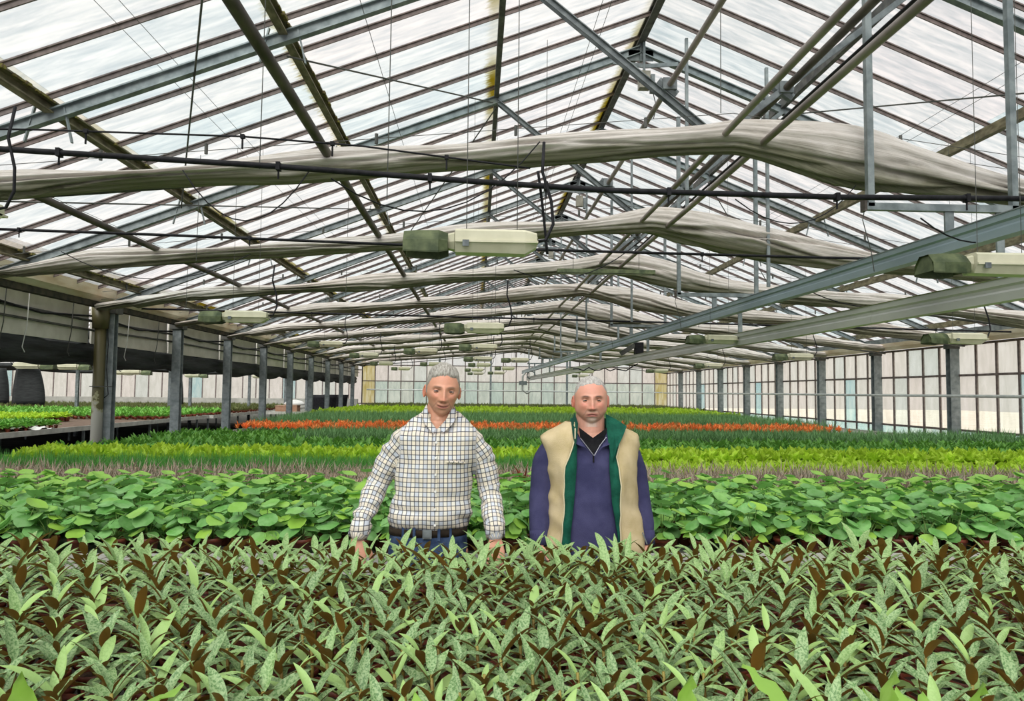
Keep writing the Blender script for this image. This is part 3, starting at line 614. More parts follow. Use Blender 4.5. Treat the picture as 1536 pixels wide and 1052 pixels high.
    fs = [q for q in fh if all(keep[i] for i in q)]; used_ = sorted({i for q in fs for i in q}); ix = {i: k for k, i in enumerate(used_)}
    hm.add([pts[i] for i in used_], [tuple(ix[i] for i in q) for q in fs]); hm.build('hair', P['hairm'], body, True)
    return body, tr
def clothuv(me, arms, name='cuv', torso_k=1.0):
    """fabric coordinates: flat over the torso, along the sleeve on the arms"""
    n = len(me.vertices); co = np.empty(n * 3, 'f'); me.vertices.foreach_get('co', co); co = co.reshape(-1, 3); uv = np.zeros((n, 3), 'f'); uv[:, 0] = co[:, 0] * 1.12; uv[:, 1] = co[:, 2]; msk = np.zeros(n, bool)
    for pts in arms:
        P_ = np.array(pts); best = np.full(n, 1e9); L0 = 0
        for i in range(len(P_) - 1):
            a, b = P_[i], P_[i + 1]; d = b - a; L = np.linalg.norm(d); t = np.clip(((co - a) @ d) / L ** 2, 0, 1); q = a + t[:, None] * d; ds = np.linalg.norm(co - q, axis=1)
            m = (ds < best) & (ds < .085) & (np.abs(co[:, 0]) > np.abs(a[0]) * .6) & (np.sign(co[:, 0]) == np.sign(a[0]))
            lim = (np.abs(co[:, 0]) > .172) | (co[:, 2] < -9); m &= lim; r = co - q; dd = d / L; s1 = np.cross(dd, (0, 1, 0)); s1 /= np.linalg.norm(s1); s2 = np.cross(dd, s1)
            ang = np.arctan2(r @ s1, -(r @ s2) * np.sign((0, -1, 0) @ s2) * -1); uv[m, 0] = ang[m] * .055 + .3; uv[m, 1] = (L0 + t[m] * L); best[m] = ds[m]; msk |= m; L0 += L
    at = me.attributes.new(name, 'FLOAT_VECTOR', 'POINT'); at.data.foreach_set('vector', uv.ravel()); return msk
def wrinkle(me, f):
    n = len(me.vertices); co = np.empty(n * 3, 'f'); no = np.empty(n * 3, 'f'); me.vertices.foreach_get('co', co); me.vertices.foreach_get('normal', no)
    d = np.array([f(Vector(c)) for c in co.reshape(-1, 3)], 'f'); me.vertices.foreach_set('co', (co.reshape(-1, 3) + no.reshape(-1, 3) * d[:, None]).ravel()); me.update()
def patch(name, poly, fy, off, m, parent, thick=.005, px=None):
    """a small flat piece of cloth lying on a surface y = fy(x, z)"""
    pts = [px(*p) if px else p for p in poly]; c = (sum(p[0] for p in pts) / len(pts), sum(p[1] for p in pts) / len(pts)); n = len(pts)
    mid = [((p[0] + c[0]) / 2, (p[1] + c[1]) / 2) for p in pts]; vs = []
    for o_ in (off, off - thick):
        vs += [(x, fy(x, z) - o_, z) for x, z in pts] + [(x, fy(x, z) - o_ - (.001 if o_ == off else 0), z) for x, z in mid] + [(c[0], fy(*c) - o_, c[1])]
    N = 2 * n + 1; fs = []
    for b, fl in ((0, 0), (N, 1)):
        for k in range(n):
            q = (k, (k + 1) % n, n + (k + 1) % n, n + k); t_ = (n + k, n + (k + 1) % n, 2 * n)
            fs += [tuple(b + i for i in (q[::-1] if fl else q)), tuple(b + i for i in (t_[::-1] if fl else t_))]
    fs += [(k, N + k, N + (k + 1) % n, (k + 1) % n) for k in range(n)]
    return MB().add(vs, fs).build(name, m, parent)
def cloth(name, c, c2=None, sc=14, bump=.5, rough=.85, bs=350):
    return mat(name, c, c2 or tuple(q * 1.2 for q in c), rough, scale=sc, bump=bump, bscale=bs, spec=.2)
def checkmat(uv=True):
    m, g, b = newmat('tattersall_check_cotton'); a = g.n('Attribute', attribute_name='cuv').outputs['Vector'] if uv else g.obj(); sx = g.n('SeparateXYZ'); g.l(a, sx.inputs[0])
    S = .0205
    def line(s, off, w): return g.math('LESS_THAN', g.math('ABSOLUTE', g.math('SUBTRACT', g.math('FRACT', g.math('MULTIPLY_ADD', s, 1 / S, off)), .5)), w)
    def alt(s, off): return g.math('LESS_THAN', g.math('FRACT', g.math('MULTIPLY_ADD', s, .5 / S, off)), .5)
    u, v = sx.outputs[0], sx.outputs[1 if uv else 2]
    base = g.mix(g.math('MULTIPLY', alt(u, .75), .55), (.72, .70, .64), (.42, .50, .68)); base = g.mix(g.math('MULTIPLY', alt(v, .25), .42), base, (.74, .60, .40))
    base = g.mix(g.math('MULTIPLY', line(u, .0, .10), .85), base, (.035, .04, .06)); base = g.mix(g.math('MULTIPLY', line(v, .0, .09), .82), base, (.035, .04, .06))
    g.put(b.inputs['Base Color'], base); b.inputs['Roughness'].default_value = .85; b.inputs['Specular IOR Level'].default_value = .2; return m
CHK = checkmat(); CHK2 = checkmat(False)
# man in the checked shirt
sk1 = (.66, .335, .225)
MB1 = dict(loc=(-.173, 3.46, 0), head=(.012, -.015, 1.712), hrot=(.05, .07, .13), hs=1.03, wide=.985, chinw=.036, jaww=.064, smile=.006, cheek=.006, neckbase=(-.005, .015, 1.545), neckr=.060, hipx=-.04,
           torso=[(.90, -.04, .17, .12), (1.0, -.04, .18, .13), (1.2, -.02, .175, .12), (1.4, 0, .185, .12), (1.5, 0, .17, .10), (1.545, 0, .10, .08)],
           arms=[([(-.150, .01, 1.445), (-.285, .02, 1.27), (-.345, -.13, 1.06)], 1, (0, .9, -.2)), ([(.145, .01, 1.445), (.232, .03, 1.26), (.262, -.12, 1.06)], -1, (0, .9, -.2))], hdir=(0, -.25, -1), curl=.35,
           skin=sk1, red=(.62, .20, .13), lip=(.42, .14, .11), browc=(.13, .085, .06), browa=.75, lidm=None, label='grey haired man in a checked shirt and jeans, smiling, hands on the bench', lidu=17, lidl=-11, stub=.15,
           hairline=[(-1, .070), (-.78, .064), (-.55, .040), (-.3, .018), (-.12, -.022), (.1, -.010), (.3, -.035), (.6, -.06)], temple=.012, hth=.007, htop=.008, htuft=.6, hairm=hairmat('grey_hair', (.20, .18, .155), (.50, .48, .44)))
MB1['lidm'] = mat('eyelid_skin', (.50, .24, .165), (.56, .28, .195), .5)
man, tr1 = person(MB1)
tor1 = [(1.088, -.045, .172, .122), (1.10, -.045, .182, .134), (1.15, -.038, .190, .148), (1.24, -.026, .178, .136), (1.33, -.022, .178, .138), (1.40, -.012, .187, .135), (1.455, -.010, .198, .124), (1.50, -.010, .200, .116), (1.54, -.008, .178, .106), (1.575, -.004, .135, .094), (1.60, 0, .10, .086), (1.618, 0, .080, .078)]
sm_ = MB(); sm_.rings([ringpts(z, c, .01, rx, ry, .86, 48, ry * .92, max(0, min(1, (z - 1.52) / .09)) * .085) for z, c, rx, ry in tor1])
A1L = [(-.158, .01, 1.478), (-.225, .02, 1.40), (-.288, .02, 1.27), (-.322, -.06, 1.16), (-.342, -.125, 1.085)]; A1R = [(.150, .01, 1.478), (.205, .02, 1.40), (.235, .03, 1.26), (.250, -.05, 1.16), (.260, -.115, 1.085)]
for A in (A1L, A1R): limb(sm_, A, [.060, .058, .051, .047, .042], 20, 4)
shirt = remesh(sm_, .006, 5, .6)
def wr1(p):
    n = mnoise.noise; d = .0
    s = abs(p.x) > .19; t = p.z * (30 if s else 14); tw = max(0, 1 - abs(p.z - 1.15) / .13)
    d += (.011 if s else .006) * n(Vector((p.x * 8, p.y * 8, t))) + .013 * tw * n(Vector((p.x * 7 + p.z * 16, p.y * 5, p.z * 26)))
    d += .007 * n(Vector((p.x * 18 + p.z * 8, p.y * 10, p.z * 9 + 4))); return d
clothuv(shirt, (A1L, A1R)); wrinkle(shirt, wr1); shirt.materials.append(CHK); shirt.name = 'checked_shirt'
so = link('checked_shirt', shirt, man)
def fy_of(tor, cy_=.01, p=.86):
    def fy(x, z):
        for a, b in zip(tor, tor[1:]):
            if z <= b[0] or b is tor[-1]:
                t = max(0, min(1, (z - a[0]) / (b[0] - a[0]))); c = a[1] + (b[1] - a[1]) * t; rx = a[2] + (b[2] - a[2]) * t; ry = a[3] + (b[3] - a[3]) * t; break
        q = min(.98, abs(x - c) / rx); cc = q ** (1 / p); return cy_ - ry * (max(0, 1 - cc * cc) ** .5) ** p
    return fy
fy1 = fy_of(tor1); px1 = lambda x, y: ((x - 660) / 324, 1.71 + (588 - y) / 324)
WH = CHK
cm = CHK2
def collar(nm, base, ctr, r, z0, z1, m, parent, a0, a1, tilt=0, th=.006, flare=.008, n=26):
    rg = []
    for k in range(n):
        a = a0 + (a1 - a0) * k / (n - 1); c, s = math.cos(a), math.sin(a); zb = tilt * max(0, -s)
        rg.append([(ctr[0] + c * r, ctr[1] + s * r, z0 - zb), (ctr[0] + c * (r - flare), ctr[1] + s * (r - flare), z1 - zb), (ctr[0] + c * (r - flare + th), ctr[1] + s * (r - flare + th), z1 - zb), (ctr[0] + c * (r + .018), ctr[1] + s * (r + .018), z0 - .004 - zb)])
    return MB().rings(rg).build(nm, m, parent, True)
collar('collar', None, (0, .012), .072, 1.575, 1.64, cm, so, -math.pi * .30, math.pi * 1.30, .045)
def wing(nm, pts, m, parent, th=.004):
    """collar wing from 3D points: outline, fan filled, with thickness along -y"""
    n = len(pts); c = tuple(sum(p[i] for p in pts) / n for i in range(3)); vs = [tuple(p) for p in pts] + [c] + [(p[0], p[1] - th, p[2]) for p in pts] + [(c[0], c[1] - th - .003, c[2])]
    fs = [((k + 1) % n, k, n) for k in range(n)] + [(n + 1 + k, n + 1 + (k + 1) % n, 2 * n + 1) for k in range(n)] + [(k, (k + 1) % n, n + 1 + (k + 1) % n, n + 1 + k) for k in range(n)]
    return MB().add(vs, fs).build(nm, m, parent)
def W1(x, y, d): X, Z = px1(x, y); return (X, d, Z)
wing('collar_wing', [W1(641, 607, -.035), W1(633, 621, -.035), W1(641, 637, -.082), W1(652.5, 649.5, -.103), W1(656, 641, -.098), W1(646, 629, -.078)], cm, so)
wing('collar_wing', [W1(679.5, 612, -.035), W1(670, 630, -.078), W1(660, 641, -.098), W1(667.5, 647.5, -.103), W1(679, 637, -.082), W1(687, 624, -.035)], cm, so)
patch('placket', [(653.5, 650), (654, 790), (661, 790), (661.5, 650)], fy1, .006, CHK2, so, .004, px=px1)
for k, (x, y, w, h) in enumerate(((684, 690, 12, 0.9),)):
    patch('pocket_edge', [(672, 688), (672, 690.5), (700, 692.5), (700, 690)], fy1, .014, cm, so, .003, px=px1)
for yy in (662, 684, 708, 732, 757, 780):
    X, Z = px1(657.5, yy); MB().tube([(X, fy1(X, Z) - .007, Z), (X, fy1(X, Z) - .0115, Z)], .0055, 10).build('button', M['white_pl'], so)
for A, nm in ((A1L, 0), (A1R, 1)):
    a, b = Vector(A[-2]), Vector(A[-1]); d = (b - a).normalized(); MB().tube([b - d * .045, b + d * .02], [.0475, .0435], 20).build('cuff', cm, so, True)
jm = MB(); jm.rings([ringpts(z, -.045 + .0 * z, .01, rx, ry, .85) for z, rx, ry in ((.86, .172, .13), (.95, .182, .135), (1.05, .178, .128), (1.125, .168, .118))])
for s in (-1, 1): limb(jm, [(-.04 + s * .09, .01, .93), (-.04 + s * .105, .0, .52), (-.04 + s * .115, .02, .09)], [.098, .075, .062], 20)
den = cloth('blue_denim', (.018, .035, .085), (.06, .10, .19), 22, .5)
j = remesh(jm, .008, 3); wrinkle(j, lambda p: .004 * mnoise.noise(Vector((p.x * 14, p.y * 12, p.z * 18)))); j.materials.append(den); jo = link('jeans', j, man)
bl = MB(); bl.rings([ringpts(z, -.045, .01, .180, .130, .85) for z in (1.060, 1.092)]); bo = bl.build('belt', cloth('dark_leather', (.02, .014, .01), (.04, .03, .02)), man, True)
MB().box((-.062, -.131, 1.056), (-.022, -.12, 1.096)).box((-.055, -.135, 1.063), (-.029, -.129, 1.089)).build('buckle', M['galv_dark'], bo)
for x in (-.15, -.1, .01, .06): MB().box((x - .006, .01 - .132 * (1 - ((x + .045) / .185) ** 2) ** .5 - .006, 1.045), (x + .006, .01 - .132 * (1 - ((x + .045) / .185) ** 2) ** .5 + .004, 1.105)).build('belt_loop', den, jo)
def shoe(parent, x, m):
    mb = MB(); mb.rings([[(x + wd * math.cos(6.283 * k / 14), y, .012 + max(-.012, hh * .5 + hh * .5 * math.sin(6.283 * k / 14))) for k in range(14)] for y, wd, hh in ((.09, .02, .05), (.07, .038, .085), (0, .042, .10), (-.08, .046, .075), (-.15, .047, .05), (-.19, .035, .04), (-.2, .012, .02))])
    o = mb.build('shoe', m, parent, True); return o
blk = cloth('black_shoe', (.015, .015, .015), (.03, .03, .03))
for s in (-1, 1): shoe(man, -.04 + s * .12, blk)
# man in the vest
sk2 = (.67, .34, .25)
MB2 = dict(loc=(.552, 3.60, 0), head=(.0, -.015, 1.674), hrot=(.02, -.015, -.07), hs=1.0, wide=1.07, chinw=.050, jaww=.075, smile=-.003, cheek=.004, hollow=.2, brow=.007, neckbase=(-.002, .015, 1.49), neckr=.068, hipx=0.02,
           torso=[(.90, 0, .19, .15), (1.0, 0, .19, .15), (1.2, 0, .19, .15), (1.4, 0, .19, .13), (1.47, 0, .17, .10), (1.52, 0, .10, .08)],
           arms=[([(-.18, .01, 1.44), (-.232, .03, 1.24), (-.245, -.04, 1.0)], 1, (.9, .2, 0)), ([(.18, .01, 1.44), (.236, .03, 1.24), (.262, -.04, 1.0)], -1, (-.9, .2, 0))], curl=.5,
           skin=sk2, red=(.66, .19, .14), lip=(.50, .17, .15), browc=(.07, .045, .035), browa=1.0, label='man with short white hair and goatee in an open beige vest over a navy sweater', lidu=15, lidl=-12,
           beard=(.62, .56, .50), stub=.2, hairline=[(-1, .084), (-.78, .076), (-.55, .045), (-.3, .020), (-.12, -.020), (.1, -.010), (.3, -.035), (.6, -.06)], temple=.014, hth=.0045, htop=.001, htuft=.3, hedge=.02, hairm=hairmat('white_grey_hair', (.27, .25, .23), (.54, .52, .50)))
MB2['lidm'] = MB1['lidm']
man2, tr2 = person(MB2)
tor2 = [(.93, .01, .20, .155), (1.0, .01, .208, .165), (1.1, .005, .205, .168), (1.2, 0, .20, .165), (1.3, 0, .197, .155), (1.38, 0, .198, .142), (1.43, 0, .195, .122), (1.46, 0, .165, .104), (1.48, 0, .125, .092), (1.492, 0, .09, .082)]
s2 = MB(); s2.rings([ringpts(z, c, .01, rx, ry, .86, 48) for z, c, rx, ry in tor2])
A2L = [(-.165, .015, 1.445), (-.215, .03, 1.36), (-.234, .03, 1.24), (-.243, 0, 1.12), (-.247, -.035, 1.015)]; A2R = [(.165, .015, 1.445), (.212, .03, 1.36), (.238, .03, 1.24), (.254, 0, 1.12), (.264, -.035, 1.015)]
for A in (A2L, A2R): limb(s2, A, [.068, .066, .060, .055, .047], 20, 4)
navy = cloth('navy_fleece', (.034, .035, .095), (.062, .062, .145), 9, .35)
sw = remesh(s2, .007, 5, .6); wrinkle(sw, lambda p: (.005 if abs(p.x) > .19 else .003) * mnoise.noise(Vector((p.x * 9, p.y * 8, p.z * 16))) + .004 * mnoise.noise(Vector((p.x * 5 + p.z * 6, p.y * 5, p.z * 6)))); sw.materials.append(navy); swo = link('navy_sweater', sw, man2)
fy2 = fy_of(tor2); px2 = lambda x, y: ((x - 888) / 308, 1.71 + (589.6 - y) / 308)
# vest shell
VE = [(.93, -.165, .135, -.235, .285, .195), (1.0, -.160, .122, -.218, .272, .200), (1.1, -.148, .116, -.212, .248, .200), (1.2, -.142, .112, -.206, .226, .195), (1.3, -.142, .112, -.202, .214, .185), (1.37, -.135, .108, -.208, .214, .172),
      (1.42, -.118, .104, -.224, .230, .155), (1.46, -.098, .118, -.236, .240, .140), (1.495, -.090, .130, -.240, .244, .128), (1.52, -.088, .138, -.216, .220, .116), (1.545, -.088, .140, -.165, .172, .104), (1.57, -.086, .125, -.115, .135, .095)]
def vrow(z):
    for a, b in zip(VE, VE[1:]):
        if z <= b[0] or b is VE[-1]:
            t = max(0, min(1, (z - a[0]) / (b[0] - a[0]))); return [a[i] + (b[i] - a[i]) * t for i in range(6)]
rg = []; rgi = []; N = 44
for q in range(45):
    z = .93 + (1.57 - .93) * q / 44; _, xl, xr, L_, R_, ry = vrow(z); row = []; p = .8
    cxm = (L_ + R_) / 2; rx = (R_ - L_) / 2
    al = math.acos(max(-1, min(1, math.copysign(abs((xl - cxm) / rx) ** (1 / p), xl - cxm)))); ar = math.acos(max(-1, min(1, math.copysign(abs((xr - cxm) / rx) ** (1 / p), xr - cxm))))
    a0 = 2 * math.pi - al; a1 = -ar   # front lies at negative sine
    for k in range(N + 1):
        a = -al + (-(2 * math.pi) + (al) + (2 * math.pi - 0) * 0 - (ar) * -1 + 0) * 0 if False else (-al - (2 * math.pi - al - ar) * 0)
        a = (2 * math.pi - al) - (2 * math.pi - al + ar) * (k / N) * 1.0
        c, s = math.cos(a), math.sin(a); X = cxm + rx * math.copysign(abs(c) ** p, c); Y = .01 + ry * math.copysign(abs(s) ** p, s)
        w = .018 * mnoise.noise(Vector((X * 20, Y * 9, z * 4))) + .012 * mnoise.noise(Vector((X * 12 + z * 14, Y * 6, z * 9 + 5)))
        fl = 1 + w / .2; row.append((cxm + (X - cxm) * fl, Y * fl, z - .012 * math.sin(k) * (q == 0) * .0))
    rg.append(row)
beige = cloth('beige_cotton', (.50, .40, .22), (.62, .51, .32), 10, .4); green = cloth('dark_green_fleece', (.005, .070, .045), (.010, .11, .07), 30, .5)
vm = MB(); inner = [[(x * .972 + .0, (y - .01) * .965 + .01, z) for x, y, z in r_] for r_ in rg]
loop = [r_ + i_[::-1] for r_, i_ in zip(rg, inner)]; vm.rings(loop, True, True); vo = vm.build('beige_vest', beige, man2, True)
# green lining turned out along both front edges, pale piping on the edge
def strip(nm, edge, inn, m, parent, th=.004):
    rr = []
    for (x, y, z), (x2, y2, z2) in zip(edge, inn): rr.append([(x, y - .004, z), (x2, y2 - .004, z2), (x2, y2 + th, z2), (x, y + th, z)])
    return MB().rings(rr).build(nm, m, parent, True)
eL = [r_[0] for r_ in rg]; eR = [r_[-1] for r_ in rg]
if eL[0][0] > eR[0][0]: eL, eR = eR, eL
def inx(side, z):
    t = [(.93, -.112, .112), (1.05, -.112, .104), (1.2, -.098, .078), (1.35, -.085, .068), (1.45, -.080, .075), (1.54, -.078, .080)]
    for a, b in zip(t, t[1:]):
        if z <= b[0] or b is t[-1]: q = (z - a[0]) / (b[0] - a[0]); return a[side] + (b[side] - a[side]) * q
strip('lining', eL, [(inx(1, z), min(y + .01, fy2(inx(1, z), z) - .010), z) for x, y, z in eL], green, vo)
strip('lining', eR, [(inx(2, z), min(y + .01, fy2(inx(2, z), z) - .010), z) for x, y, z in eR], green, vo)
for e in (eL, eR): MB().tube([(x, y - .005, z) for x, y, z in e[::3]], .0032, 6).build('piping', cloth('pale_piping', (.62, .56, .38)), vo, True)
collar('collar', None, (0, .02), .088, 1.50, 1.585, green, vo, -math.pi * .18, math.pi * 1.12, .02, .010, .004)
def W2(x, y, d): X, Z = px2(x, y); return (X, d, Z)
wing('collar_flap', [W2(911, 621, -.01), W2(909, 640, -.06), W2(909, 660, -.115), W2(912, 690, -.158), W2(919, 670, -.150), W2(928, 655, -.130), W2(938, 638, -.085), W2(926, 629, -.03)], green, vo, .006)
wing('collar_flap', [W2(864, 620, -.01), W2(857, 632, -.05), W2(857, 648, -.10), W2(860, 668, -.140), W2(864, 650, -.11), W2(867, 635, -.06)], cloth('collar_shade_green', (.008, .05, .035)), vo, .006)
# quarter zip collar, black shirt beneath
tb = cloth('black_cotton', (.008, .008, .01), (.016, .016, .018))
patch('black_undershirt', [(867, 640), (869, 655), (878, 668), (886.5, 679), (896, 666), (906, 656), (909, 640), (905, 648), (898, 653.5), (888, 656), (879, 653.5), (871, 648)], lambda x, z: min(fy2(x, min(z, 1.47)), -.078 - (1.50 - z) * .5), .010, tb, swo, px=px2)
collar('undershirt_neck', None, (-.002, .012), .074, 1.495, 1.512, tb, swo, 0, 2 * math.pi, .022, .006, .004)
wing('sweater_collar', [W2(862, 640, -.05), W2(862, 664, -.122), W2(874, 668, -.135), W2(886, 680, -.142), W2(877, 667, -.128), W2(868, 655, -.108)], navy, swo, .006)
wing('sweater_collar', [W2(911, 641, -.05), W2(906, 654, -.108), W2(896, 665, -.128), W2(887, 680, -.142), W2(899, 668, -.135), W2(911, 664, -.122)], navy, swo, .006)
zp = mat('zip_metal', (.25, .25, .30), (.35, .35, .4), .4, .5)
for pts in (((868, 655, -.118), (877, 667, -.138), (886.2, 679.5, -.152)), ((906, 654, -.118), (896, 665, -.138), (887.2, 679.5, -.152))):
    MB().tube([W2(*q) for q in pts], .0022, 6).build('zip', zp, swo)
X, Z = px2(886.7, 683); MB().tube([(X, fy2(X, Z) - .012, Z + .012), (X, fy2(X, Z) - .014, Z - .022)], .0035, 6).build('zip_pull', tb, swo)
patch('pocket_zip', [(957, 790), (963.5, 806), (965, 805.5), (958.5, 789)], lambda x, z: -.105, .035, M['galv_dark'], vo, .003, px=px2)
for A in (A2L, A2R):
    a, b = Vector(A[-2]), Vector(A[-1]); d = (b - a).normalized(); MB().tube([b - d * .03, b + d * .035], [.049, .040], 20).build('cuff', navy, swo, True)
tm = MB(); tm.rings([ringpts(z, .01, .01, rx, ry, .85) for z, rx, ry in ((.84, .18, .145), (.95, .19, .15), (1.05, .185, .145))])
for s in (-1, 1): limb(tm, [(.01 + s * .095, .01, .92), (.01 + s * .11, 0, .5), (.015 + s * .12, .02, .09)], [.10, .08, .068], 20)
tr_ = remesh(tm, .009, 3); tr_.materials.append(cloth('dark_trousers', (.02, .022, .03), (.04, .042, .05))); link('trousers', tr_, man2)
for s in (-1, 1): shoe(man2, .02 + s * .12, blk)
# ------------------------------------------------------------------ watering-boom rails and their hangers
def rail(a, b, w, h, side, top, label):
    t = thing('boom_rail', (0, 0, 0), label, 'rail')
    a = Vector(a); b = Vector(b); n = 6
    for k in range(n):
        p = a + (b - a) * (k / n); q = a + (b - a) * ((k + 1) / n); q -= (q - p).normalized() * .004
        m = MB(); prof = [(-w / 2, -h / 2), (w / 2, -h / 2), (w / 2, h / 2), (-w / 2, h / 2), (-w / 2, h * .22), (-w / 2 + .012, h * .12), (-w / 2 + .012, -h * .02), (-w / 2, -h * .12)]
        m.rings([[(c.x + x, c.y, c.z + z) for x, z in prof] for c in (p, q)]); m.build('rail_section', side, t)
        m = MB().beam(p + Vector((0, 0, h / 2 + .004)), q + Vector((0, 0, h / 2 + .004)), w + .012, .008); m.build('rail_top', top, t)
    return t
RA, RB = (3.83, 1.0, CZ + 1.21), (2.33, 38.2, CZ + 1.03)
LA, LB = (4.26, 1.0, CZ + .835), (2.57, 38.2, CZ + .69)
rail(RA, RB, .1, .155, M['rail_blue'], M['galv'], 'upper blue grey boom rail running away on the right')
rail(LA, LB, .1, .175, M['rail_grey'], M['rail_green'], 'lower pale grey boom rail with a green film on top')
def on(a, b, y): s = (y - a[1]) / (b[1] - a[1]); return tuple(a[q] + (b[q] - a[q]) * s for q in range(3))
for i, y in enumerate([5.52, 10.6, 15.5, 20.25, 25.2, 30.1, 35.1]):
    x0 = 3.02 - .02 * (y - 5.6); x1 = 4.17 - .02 * (y - 5.6); zc = CZ + 1.46 - .003 * (y - 5.6)
    t = thing('rail_hanger', (0, y, 0), ORD[i] + ' square steel hanger of the boom rails from the camera', 'hanger')
    MB().beam((x0, 0, zc), (x0, 0, rz(x0) - .18), .05, .05, up=(0, 1, 0)).build('upright', M['galv'], t)
    MB().beam((x1, 0, zc - .03), (x1, 0, rz(x1) - .18), .05, .05, up=(0, 1, 0)).build('upright', M['galv'], t)
    MB().beam((x0 - .05, 0, zc), (x1 + .05, 0, zc), .05, .055).build('crossbar', M['galv'], t)
    p = on(RA, RB, y); MB().beam((p[0], 0, p[2] + .08), (p[0], 0, zc), .07, .02, up=(0, 1, 0)).build('rail_drop', M['galv'], t)
    p = on(LA, LB, y); MB().beam((p[0], 0, p[2] + .09), (p[0], 0, zc), .06, .02, up=(0, 1, 0)).build('rail_drop', M['galv'], t)
    MB().box((x0 - .06, -.035, zc - .04), (x0 - .04, .035, zc + .05)).build('end_clamp', M['pipe_rust'], t)
    if i < 4: MB().tube([(x0 - .02, 0, zc + .1), (x0 - .05, .02, zc - .1), (x0 + .02, .03, zc - .35), (x0 + .04, .03, zc - .5)], .004, 4).build('loose_wire', M['dark_metal'], t)
# extra slim hanging bars between the brackets
for i, (x, y, h0, nm) in enumerate([(3.45, 8.6, 1.28, 'right of the second cloth crest'), (2.5, 8.7, 1.9, 'under the second cloth crest'), (2.75, 13.1, 1.28, 'behind the second square hanger'), (2.3, 15.6, 1.2, 'left of the third square hanger'), (2.25, 20, 1.1, 'above the far rail end')]):
    MB().beam((x, y, CZ + h0), (x, y, rz(x) - .1), .035, .035, up=(0, 1, 0)).build('hanging_bar', M['galv'], label='slim grey bar hanging from the roof ' + nm, cat='bar')
p = on(LA, LB, 16.5)
t = thing('boom_drive', (p[0], 16.5, p[2] + .09), 'black drive box with an arm riding on the lower boom rail', 'machine')
MB().box((-.02, -.1, 0), (.16, .1, .28)).build('drive_box', M['black_pe'], t)
MB().beam((-.02, 0, .22), (-.34, 0, .02), .09, .10).build('arm', M['dark_metal'], t)
MB().tube([(.05, 0, -.2)] + [(-.1 - .12 * k, 0, -.28 - .09 * abs(math.sin(k * 1.2))) for k in range(12)], .014, 5).build('trailing_cable', M['black_pe'], t)
t = thing('boom_end_frame', (2.35, 36.5, CZ), 'pale boom carriage with hose coils at the far rail end', 'machine')
MB().tube([(0, 0, .95), (-.12, 0, .8), (-.12, 0, .1), (.1, 0, -.05), (.25, 0, .02)], .05, 8).build('hose_loop', M['galv_light'], t, smooth=True)
MB().tube([(.3 + .2 * math.cos(k / 12 * 6.283), 0, .85 + .2 * math.sin(k / 12 * 6.283)) for k in range(13)], .03, 6, cap=False).build('hose_coil', M['galv'], t, smooth=True)
MB().box((-.3, -.05, .35), (.1, .05, .55)).build('carriage', M['galv'], t)
t = thing('strip_light', (1.92, 11, CZ + 1.83), 'long green stained strip light hanging past the third cloth roll', 'lamp')
MB().rings([[(x, -.06, -.03), (x, .06, -.03), (x, .05, .03), (x, -.05, .03)] for x in (-.74, .74)]).build('housing', M['lamp_green'], t)
MB().box((-.7, -.03, -.045), (.7, .03, -.031)).build('tube', M['lamp_inner'], t)
for s in (-.5, .5): MB().tube([(s, 0, .03), (s, 0, .7)], .004, 4).build('wire', M['dark_metal'], t)
# ------------------------------------------------------------------ grow lamps
def lamp_meshes():
    d = {}
    # ballast housing: two tapering shells with a lip; x from -.09 to .36
    def sec(x, t, zb, zt): return [(x, -t * .62, zb), (x, t * .62, zb), (x, t, 0), (x, t, zt * .8), (x, t * .75, zt), (x, -t * .75, zt), (x, -t, zt * .8), (x, -t, 0)]
    d['housing'] = MB().rings([sec(-.085, .05, -.03, .05), sec(-.08, .085, -.055, .07), sec(.30, .085, -.06, .07), sec(.365, .07, -.02, .055), sec(.37, .05, -.01, .04)]).mesh('housing', M['lamp_cream'])
    d['lip'] = MB().box((-.08, -.093, -.006), (.37, .093, .006)).mesh('lip', M['lamp_cream'])
    d['latch'] = MB().box((-.04, -.1, -.03), (-.005, -.085, .004)).mesh('latch', M['galv_dark'])
    d['neck'] = MB().rings([sec(-.125, .05, -.03, .045), sec(-.085, .06, -.04, .055)]).mesh('neck', M['lamp_cream'])
    r = MB()   # open hood: roof and flared sides, thin sheet
    pr = [(-.11, -.055), (-.105, .0), (-.05, .055), (.05, .055), (.105, 0), (.11, -.055)]
    for s, f in ((0, 1), (.006, -1)):
        n = len(pr); r.rings([[(x, y * (k - (s * 4)), z * k2 - s) for y, z in pr] for x, k, k2 in ((-.36, .92, 1.), (-.30, 1.05, 1.1), (-.17, 1.05, 1.15), (-.12, .8, .9))], closed=False, cap=False)
    r.add([(-.12, y * .8, z * .9) for y, z in pr], [(0, 1, 2, 3, 4, 5)]); r.add([(-.36, -.1, -.05), (-.36, .1, -.05), (-.35, .05, .055), (-.35, -.05, .055)], [(0, 1, 2, 3)])
    d['reflector'] = r.mesh('reflector', M['lamp_green'])
    d['bulb'] = MB().tube([(-.13, 0, -.01), (-.16, 0, -.01), (-.22, 0, -.01), (-.30, 0, -.01), (-.33, 0, -.01)], [.018, .02, .026, .024, .008], 10).mesh('bulb', M['lamp_inner'], True)
    d['wire'] = MB().tube([(-.02, 0, .06), (-.02, 0, 1.1)], .0025, 4).tube([(.26, 0, .06), (.26, 0, 1.1)], .0025, 4).mesh('wire', M['dark_metal'])
    d['cable'] = MB().tube([(.36, 0, .02), (.42, 0, .03), (.46, 0, .12), (.45, .01, .25), (.40, .02, .42), (.41, .05, .6)], .009, 6).mesh('cable', M['black_pe'], True)
    return d
LMP = lamp_meshes()
